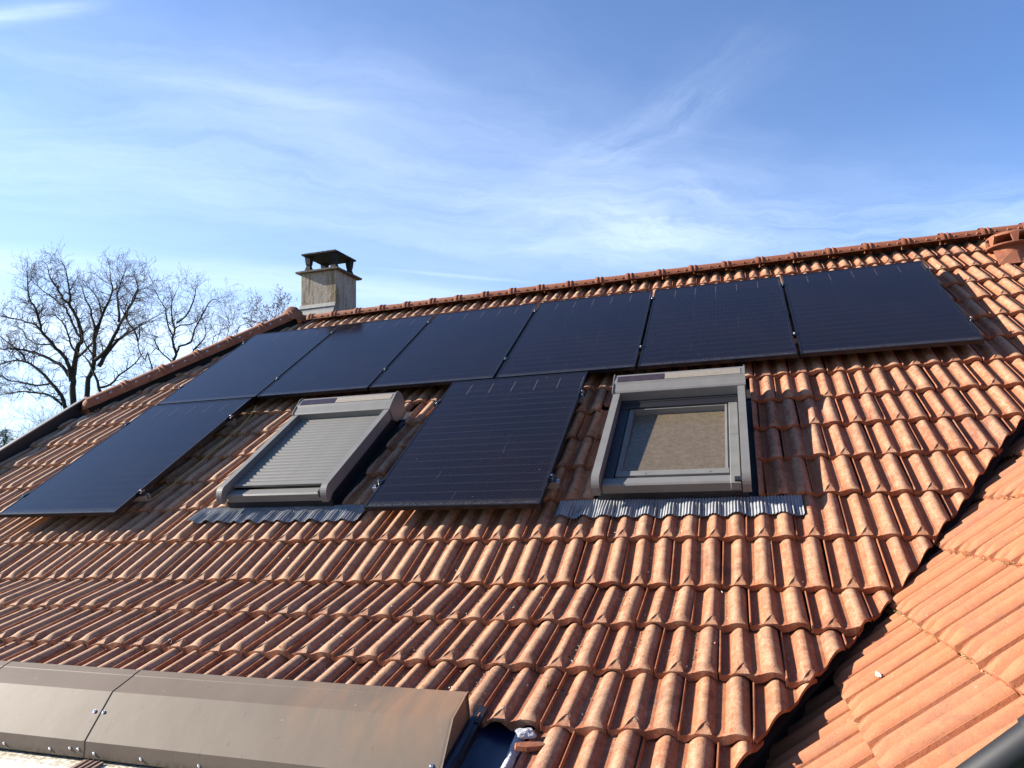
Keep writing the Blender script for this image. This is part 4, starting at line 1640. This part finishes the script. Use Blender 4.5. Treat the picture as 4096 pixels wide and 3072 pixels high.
mb = MB()
rr_ = random.Random(3)
vs = []
NU, NV = 26, 6
for i in range(NU + 1):
    u = .075 + .52 * i / NU
    for j in range(NV + 1):
        v = j / NV
        wd = .042 + .012 * noise.noise(Vector((u * 9, 1, 0)))
        x = XE + .20 + .008 * noise.noise(Vector((u * 14, 5, 0))) + wd * (v - .5)
        vs.append(gs(x, u, .004 + .020 * sin(pi * v) + .010 * noise.noise(Vector((u * 30, v * 4, 2)))))
mb.add(vs, [(i * (NV + 1) + j, i * (NV + 1) + j + 1, (i + 1) * (NV + 1) + j + 1, (i + 1) * (NV + 1) + j) for i in range(NU) for j in range(NV)], True)
tag(mb.build('mortar_strip', M_MORTAR), 'ragged grey mortar bead running down beside the dark blue gutter', 'mortar')
pz = gs(XE + .222, .085, .028)
lump('mortar_lump', 'pale grey mortar lump under the broken tile corner', 'mortar', pz, .038, .024, .014, M_MORTAR, 3, .2)
pz = gs(XE + .262, .135, .030)
chip('broken_tile_piece', 'larger broken terracotta shard lying flat below the mortar lump', pz, .060, .017, .009, M_RIDGE, 5, .25)
pz = gs(XE + .212, .26, .028)
chip('broken_tile_piece', 'smaller pointed terracotta shard standing on the mortar bead', pz, .011, .032, .007, M_RIDGE, 8, -.15)

# valley gutter
mb = MB()
vs = []
for x, yy in VAL[:-1]:
    if yy > -4.0:
        zb = BASE
    else:
        zb = BASE + (-4.005 - yy) * .285
    a = rp(x, yy, zb - .09)
    vs += [a + Vector((-.10, 0, .0)), a + Vector((.10, 0, -.42)), a + Vector((.75, 0, -.46))]
n = len(VAL) - 1
mb.add(vs, [(i * 3 + j, i * 3 + j + 1, (i + 1) * 3 + j + 1, (i + 1) * 3 + j) for i in range(n - 1) for j in range(2)], True)
mb.build('valley_gutter', M_UNDER, main_roof)

# ------------------------------------------------------------------ small stuff on the tiles
def tile_surface(n, xr, s):
    """world point on the surface of course n at roof x and distance s above its front edge"""
    fy, fz, a = FR[n]
    ax = 3.638 + .12 * (n % 2)
    t = ((xr - ax - XO) / TW) % 1.0
    z_ = prof(t) * (1 if s > .05 else .6 + 8 * s) + LIFT * (1 - s / GA)
    return RM @ (T((xr, fy, fz + .0045 * (xr - 3.64))) @ Matrix.Rotation(-a, 4, 'X') @ Vector((0, s, z_))), t


r2 = random.Random(11)
gb = MB()
db = MB()
def bit(mb, p, sz, r):
    q_ = [Vector((r.gauss(0, 1), r.gauss(0, 1), r.gauss(0, .6))).normalized() * sz * r.uniform(.6, 1.3) for _ in range(4)]
    mb.add([p + v for v in q_], [(0, 1, 2), (0, 2, 3), (0, 3, 1), (1, 3, 2)])
for _ in range(30000):
    n = r2.choice((11, 12, 13, 13, 14, 14, 15, 15, 16, 16, 17))
    x = r2.uniform(1.2, 6.3)
    if noise.noise(Vector((x * 2.3, n * 3.1, 0))) < -.05 and r2.random() < .75:
        continue
    if n >= 16 and x < 4.75:
        continue
    vx = 6.2 - (n - 10) * .235
    if x > vx - .05:
        continue
    s = r2.uniform(.02, .36)
    p, t = tile_surface(n, x, s)
    trough = (.045 < t < .20) or (.47 < t < .68)
    if not trough and r2.random() < .965:
        continue
    if .045 < t < .20 and r2.random() < .5:
        continue
    bit(gb if r2.random() < .9 else db, p + Vector((0, 0, .0008)), r2.choice((.0022, .0034, .0050, .0078)) * (.8 if n < 14 else 1.0), r2)
tag(gb.build('roof_debris', M_GRIT), 'brown grit and plant crumbs gathered in the troughs of the lower roof tiles', 'debris', kind='stuff')
for _ in range(90):
    n = r2.randint(3, 16)
    x = r2.uniform(.8, 7.2)
    if x > 6.2 - (n - 10) * .235 - .1 or (n >= 16 and x < 4.75) or (1.7 < x < 2.9 or 4.4 < x < 5.5) and 6 < n < 11:
        continue
    p, t = tile_surface(n, x, r2.uniform(.01, .36))
    for _k in range(r2.randint(4, 14)):
        bit(db, p + Vector((r2.gauss(0, .007), r2.gauss(0, .005), .001)), r2.uniform(.0015, .0045), r2)
tag(db.build('lichen_crumbs', M_DROP), 'pale lichen crumbs and droppings scattered over the roof tiles', 'lichen', kind='stuff')
# a few bigger bits one can pick out
p, t = tile_surface(15, 4.60, .22)
lump('mud_crumb', 'small clod of dried mud casting a shadow on the tile right of the brown casing', 'mud clod', p + Vector((0, 0, .008)), .012, .010, .010, M_GRIT, 9)
pw = WM @ Vector((.50, -.235, .045))
lump('bird_dropping', 'white crumbly dropping at the tile joint low on the wing roof', 'dropping', pw, .009, .013, .006, M_DROP, 2, .3)
# moss in the wing course joints
mo = MB()
for _ in range(2600):
    c = r2.choice((0, 0, 1, 1, 2, 3, -1))
    d = r2.uniform(-2.0, 1.1)
    u = c * GA - .012
    # right of the valley only
    ok = True
    for (ax, ay), (bx, by) in zip(WVAL[:-1], WVAL[1:]):
        if ay <= u <= by and d < ax + (u - ay) * (bx - ax) / (by - ay) + .04:
            ok = False
    if not ok or noise.noise(Vector((d * 7, c * 5, 3))) < -.12:
        continue
    bit(mo, WM @ Vector((d, u + r2.gauss(0, .004), .030 + r2.gauss(0, .005))), r2.uniform(.002, .006), r2)
tag(mo.build('joint_moss', M_MOSS), 'dry yellowish moss packed under the tile edges of the wing roof', 'moss', kind='stuff')
# little black clip lying on a tile low at the left
p, t = tile_surface(14, 2.60, .04)
mb = MB()
for k in range(6):
    a0 = -.8 + k * .75
    a1 = a0 + .75
    c0 = p + Vector((.012 * cos(a0), .004 * sin(a0), .016 + .011 * sin(a0)))
    c1 = p + Vector((.012 * cos(a1), .004 * sin(a1), .016 + .011 * sin(a1)))
    mb.tube([c0, c1], .0035, 6)
tag(mb.build('black_clip', M_PVC), 'small black curled clip lying on a tile low at the left', 'clip')

TREES = {
'A': (33,[[(-42.03,4.33),(-42.14,5.52),(-42.23,6.36),(-42.2,7.13),(-41.97,8.28),(-42.0,8.66),(-41.77,9.13),(-41.55,9.59),(-41.72,10.33),(-42.08,11.09),(-42.57,11.83),(-43.05,12.42),(-43.59,12.83),(-44.09,13.53),(-44.65,14.19),(-45.15,14.91),(-45.4,15.65)],[(-43.05,12.47),(-42.9,13.05),(-43.07,13.76),(-43.32,14.68),(-43.7,15.53)],[(-42.39,6.37),(-42.6,7.22),(-42.76,7.77),(-43.3,8.44),(-44.11,9.09),(-44.94,9.85),(-45.64,10.56),(-45.96,11.39),(-46.2,12.01),(-46.71,12.67),(-47.23,13.38),(-47.31,14.41),(-47.52,15.4)],[(-45.42,10.29),(-46.33,11.08),(-47.29,11.42),(-48.46,11.84),(-50.19,12.17),(-51.64,12.79)],[(-42.65,6.87),(-43.38,7.62),(-44.24,8.08),(-45.37,8.61),(-46.71,9.02),(-48.47,9.43),(-49.97,9.51),(-51.73,9.87)],[(-42.63,4.13),(-43.08,4.99),(-43.6,5.74),(-44.44,6.4),(-45.13,7.12),(-45.99,7.67),(-47.01,8.25),(-48.2,8.47),(-49.37,8.38),(-50.71,8.11)],[(-47.1,8.32),(-47.65,8.98),(-48.44,9.49),(-49.52,10.21),(-50.61,10.89)],[(-43.22,4.7),(-43.88,5.16),(-45.03,5.66),(-46.34,5.87),(-48.0,5.98),(-49.67,5.85),(-50.95,5.87)],[(-44.6,6.35),(-45.4,6.35),(-46.38,6.42),(-47.39,6.68),(-48.92,6.97),(-49.8,7.47),(-50.68,7.73)],[(-41.75,9.7),(-42.3,10.48),(-42.85,11.32),(-43.35,12.11),(-44.36,12.81),(-45.59,13.65),(-46.85,14.55)],[(-42.12,8.68),(-42.74,9.46),(-42.89,9.96),(-43.4,10.83),(-43.95,11.43),(-44.81,11.77),(-45.85,11.68)],[(-41.78,8.17),(-41.19,8.64),(-40.36,9.24),(-39.92,10.15),(-39.73,11.1),(-40.04,12.34),(-40.97,13.41)],[(-44.11,9.09),(-44.65,9.43),(-45.63,9.47),(-47.12,10.1),(-47.71,10.91),(-48.75,11.26)]]),
'B': (30,[[(-37.26,4.07),(-37.32,5.16),(-37.22,5.86),(-36.82,6.64),(-36.86,7.39),(-36.85,8.18),(-36.84,9.07),(-36.53,9.7),(-36.07,10.5),(-35.76,11.09),(-35.41,11.81),(-35.5,12.49),(-35.7,13.19)],[(-36.67,7.11),(-35.97,7.53),(-35.33,8.27),(-34.82,9.05),(-34.67,9.47),(-34.31,9.92),(-33.84,10.53),(-33.43,11.1),(-33.24,11.69),(-33.44,12.47)],[(-34.73,9.52),(-34.84,10.64),(-35.0,11.45),(-34.75,12.18),(-34.45,12.9)],[(-36.36,6.61),(-35.89,7.22),(-35.1,8.07),(-34.35,8.53),(-33.5,8.92),(-32.43,9.25)],[(-36.79,9.24),(-37.19,10.31),(-37.41,11.0),(-37.9,11.6),(-38.24,12.45)],[(-36.11,4.81),(-36.67,6.04),(-37.29,7.08),(-38.19,7.7)],[(-36.41,5.15),(-35.24,5.29),(-34.58,5.88),(-33.25,6.58),(-32.61,7.23)],[(-36.86,7.39),(-37.47,8.11),(-37.95,8.55)]]),
'C': (26,[[(-27.73,5.24),(-28.29,5.85),(-28.74,6.42),(-28.88,7.05),(-28.74,7.23),(-28.77,7.91),(-28.21,8.19),(-27.34,8.49),(-26.81,8.72)],[(-28.88,7.05),(-28.96,7.35),(-29.28,7.81),(-29.67,8.24),(-29.81,8.64),(-29.71,9.12),(-29.31,9.76),(-28.97,10.36),(-29.18,10.83)],[(-29.34,7.87),(-29.93,8.66),(-30.33,9.29)]]),
'D': (36,[[(-35.92,7.59),(-35.57,8.35),(-35.82,8.98),(-35.92,9.6),(-35.72,10.32),(-35.96,10.84),(-36.07,11.78),(-36.03,12.53),(-35.67,13.3)],[(-35.5,8.4),(-35.14,8.92),(-34.19,9.2),(-33.85,10.14),(-33.35,10.83),(-32.87,11.75),(-32.29,12.18),(-31.86,12.13)],[(-35.51,10.74),(-34.77,11.22),(-34.27,11.9),(-34.0,12.61),(-33.87,13.22)],[(-35.93,9.85),(-36.41,10.64),(-36.77,12.05),(-37.34,12.86),(-37.76,13.54)],[(-35.93,7.83),(-36.79,8.45),(-37.42,8.94),(-37.79,8.72)],[(-37.18,8.86),(-37.67,9.58),(-37.45,9.87),(-38.31,10.14)],[(-34.37,8.0),(-33.94,8.39),(-33.66,8.73),(-33.01,9.21),(-32.74,9.73),(-32.9,10.23)],[(-35.72,10.32),(-35.2,10.52),(-34.16,10.54),(-33.57,10.85)]]),
'E': (44,[[(-39.19,9.89),(-38.79,10.78),(-38.47,11.53),(-38.14,12.07),(-37.13,12.25),(-36.9,13.37)],[(-37.93,10.49),(-37.61,11.31),(-37.38,12.28),(-37.83,13.47)],[(-36.69,11.08),(-36.29,12.1),(-35.38,12.36),(-35.06,12.75)]]),
'F': (48,[[(-36.01,12.47),(-36.47,13.56),(-37.36,14.49),(-37.9,15.08)],[(-35.75,12.44),(-35.6,13.92),(-35.35,14.65),(-35.1,15.45)],[(-36.28,12.79),(-37.34,13.35),(-38.59,13.78)],[(-36.02,12.84),(-35.16,13.43),(-34.74,14.36)]])}

# ------------------------------------------------------------------ trees
def grow(mb, p, d, length, r, lev, rng, droop=0.0, cap=99):
    """a wiggly twig with side twigs"""
    n = min(cap, max(3, int(length / (.17 if lev > 0 else .13))))
    st = length / n
    pts, rs = [p.copy()], [r]
    q_ = p.copy()
    dd = d.normalized()
    for i in range(n):
        dd = (dd + Vector((rng.gauss(0, .20), rng.gauss(0, .20), rng.gauss(0, .16) + .055 - droop))).normalized()
        q_ = q_ + dd * st
        pts.append(q_.copy())
        rs.append(max(.0065, r * (1 - .72 * (i + 1) / n)))
        if lev > 0 and i > 0 and rng.random() < (.95 if lev > 1 else .72):
            ax = Vector((rng.gauss(0, 1), rng.gauss(0, 1), rng.gauss(0, 1)))
            sd = dd.cross(ax).normalized()
            nd = (dd * rng.uniform(.5, 1.0) + sd * rng.uniform(.5, 1.0)).normalized()
            grow(mb, q_, nd, length * rng.uniform(.34, .62), max(rs[-1] * .62, .0075), lev - 1, rng, droop, cap)
    mb.tube(pts, rs, 4 if r > .02 else 3, cap=False, smooth=True)


def limb_tree(name, label, y, lines, r0s, trunk_n, rng, scale=1.0, twig=1.25, dens=1.0, ztrunk=-7.0, leaf=None):
    base = lines[0][0]
    t = thing(name, label, 'tree', T((base[0], y, ztrunk)))
    tb, cb, lb = MB(), MB(), MB()
    for li, pl in enumerate(lines):
        # smooth the line and let it wander in depth
        P = []
        dy = 0.0
        drift = rng.uniform(-.35, .35)
        if li == 0 or (li < trunk_n):
            drift *= .2
        acc = 0
        for i, (x, z_) in enumerate(pl):
            if i:
                seg = hypot(x - pl[i - 1][0], z_ - pl[i - 1][1])
                dy += drift * seg + rng.gauss(0, .12) * seg
            v_ = Vector((x, y, z_)) - camp
            P.append(camp + v_ * (1 + dy / v_.length))
        Q = []
        for i in range(len(P) - 1):
            a, b = P[i], P[i + 1]
            m = P[i - 1] if i else a
            e = P[i + 2] if i + 2 < len(P) else b
            L = (b - a).length
            k = max(2, int(L / .45))
            for j in range(k):
                u = j / k
                q_ = .5 * ((2 * a) + (b - m) * u + (2 * m - 5 * a + 4 * b - e) * u * u + (3 * a - m - 3 * b + e) * u ** 3)
                Q.append(q_ + Vector((rng.gauss(0, .025), rng.gauss(0, .03), rng.gauss(0, .025))))
        Q.append(P[-1])
        n = len(Q)
        r0 = r0s[li] if li < len(r0s) else r0s[-1]
        rs = [max(.012, r0 * .62 * (1 - i / n) ** .9 + .016) for i in range(n)]
        if li < trunk_n:
            Q = [Vector((Q[0].x, Q[0].y, ztrunk))] + Q
            rs = [rs[0] * 1.25] + rs
            tb.tube(Q, rs, 9, cap=False)
        else:
            tb.tube(Q, rs, 7, cap=False)
        for i in range(2, n):
            frac = i / n
            pr_ = (1.25 + .9 * frac) * dens
            if rs[i] > .16:
                pr_ *= .35
            while rng.random() < pr_:
                pr_ -= .72
                d = (Q[i] - Q[i - 1]).normalized()
                ax = Vector((rng.gauss(0, 1), rng.gauss(0, 1), rng.gauss(0, 1)))
                sd = d.cross(ax).normalized()
                nd = (d * rng.uniform(.2, .9) + sd + Vector((0, 0, .25))).normalized()
                ln = twig * rng.uniform(.55, 1.35) * (1.1 if frac > .4 else .9)
                grow(cb, Q[i], nd, ln, min(rs[i] * .45, .030), 2 if rng.random() < .6 else 3, rng)
        grow(cb, Q[-1], (Q[-1] - Q[-2]).normalized(), twig * 1.1, rs[-1], 3, rng)
    tb.build('trunk', M_BARK, t)
    cb.build('crown', M_TWIG, t)
    if leaf:
        vs = cb.v
        for _ in range(leaf):
            p = Vector(vs[rng.randrange(len(vs))])
            a = Vector((rng.gauss(0, 1), rng.gauss(0, 1), rng.gauss(0, 1))).normalized() * .055
            b = a.cross(Vector((rng.gauss(0, 1), rng.gauss(0, 1), rng.gauss(0, 1)))).normalized() * .035
            lb.add([p, p + a + b, p + a * 2, p + a - b], [(0, 1, 2, 3)])
        tag(lb.build('leaves', M_LEAF, t), kind='stuff')
    return t


SPEC = {
    'A': ('oak_tree', 'large bare spreading tree at the far left behind the gable', [.34, .12, .24, .11, .19, .22, .09, .13, .11, .12, .10, .14, .08], 1, 1.1, 1.35),
    'B': ('oak_tree', 'bare forked tree just right of the large spreading tree, above the hip foot', [.27, .20, .12, .22, .11, .15, .12, .10], 1, 1.1, 1.1),
    'C': ('leaning_tree', 'slender bare tree leaning left behind the middle of the hip', [.085, .075, .05], 0, .95, .9),
    'D': ('locust_tree', 'bare crooked tree with twisted branches behind the hip, right of the leaning one', [.15, .11, .09, .08, .09, .07, .09, .07], 1, 1.05, .95),
    'E': ('young_tree', 'small faint bare tree low behind the hip near the chimney', [.08, .06, .06], 0, 1.0, 1.1),
    'F': ('brown_leaved_tree', 'small tree still holding brown leaves beside the hip apex', [.10, .08, .08, .08], 0, .9, 1.25)}
for key, (y, lines) in TREES.items():
    nm, lab, rr0, tn, tw, dn = SPEC[key]
    rng = random.Random(sum(map(ord, key)) + 4)
    lines2 = [list(l) for l in lines]
    if tn == 0:
        b = lines2[0][0]
        lines2[0] = [(b[0] + .8, -7.0)] + lines2[0]
        for l in lines2[1:]:
            if abs(l[0][1] - b[1]) < 3 and key in 'EF':
                l.insert(0, (b[0] + .6, b[1] - 3))
    limb_tree(nm, lab, y, lines2, rr0, tn, rng, twig=tw, dens=dn, leaf=5200 if key == 'F' else None)

# bare thicket farther back, filling the gap between the trunks and the roof line
for k, (bx_, by_, hh_, lb_) in enumerate(((-56.0, 38, 12.0, 'faint bare background tree at the far left edge, above the conifer'),
                                    (-50.0, 39, 13.0, 'faint bare background tree behind the trunk of the large spreading tree'),
                                    (-44.5, 38, 14.0, 'faint bare background tree behind the forked tree at the foot of the hip'),
                                    (-39.0, 38, 15.5, 'faint bare background tree between the leaning tree and the crooked tree'))):
    rng = random.Random(40 + k)
    th_ = thing('bare_tree', lb_, 'tree', T((bx_, by_, -7)))
    tk_, sb_ = MB(), MB()
    tk_.tube([(bx_, by_, -7), (bx_ + .2, by_, -7 + hh_ * .2), (bx_, by_, -7 + hh_ * .42)], [.24, .19, .13], 7, cap=False)
    tk_.build('trunk', M_BARK, th_)
    for s_ in range(52):
        z_ = rng.uniform(.25, .45)
        d_ = Vector((rng.gauss(0, .75), rng.gauss(0, .6), rng.uniform(.25, 1.2))).normalized()
        q_ = Vector((bx_, by_, -7 + hh_ * z_))
        grow(sb_, q_, d_, hh_ * rng.uniform(.28, .50), .055, 2, rng, 0, 12)
    sb_.build('crown', M_TWIG, th_)

# a dark conifer stands at the left edge
cf = thing('conifer_tree', 'dark evergreen conifer at the left edge below the bare branches', 'tree', T((-33.6, 22, -7)))
mb = MB()
mb.tube([(-33.9, 22, -7), (-33.9, 22, 1.2)], [.25, .03], 8)
mb.build('trunk', M_BARK, cf)
nb = MB()
rg = random.Random(5)
for _ in range(420):
    h = rg.random() ** .7
    zc = -6.0 + 7.7 * h
    R_ = (1 - h) * 3.0 + .45
    th = rg.uniform(0, 2 * pi)
    d = Vector((cos(th), sin(th), .12))
    p = Vector((-33.9, 22, zc))
    L = R_ * rg.uniform(.75, 1.1)
    k = max(3, int(L / .11))
    for i in range(1, k + 1):
        c = p + d * L * i / k + Vector((0, 0, .10 * sin(i * 1.1)))
        for _k in range(5):
            a = Vector((rg.gauss(0, 1), rg.gauss(0, 1), rg.gauss(0, .6) + .3)).normalized() * rg.uniform(.10, .2)
            b = d.cross(a).normalized() * .008
            nb.add([c - b, c + b, c + a + d * .08], [(0, 1, 2)])
tag(nb.build('crown', M_NEEDLE, cf))
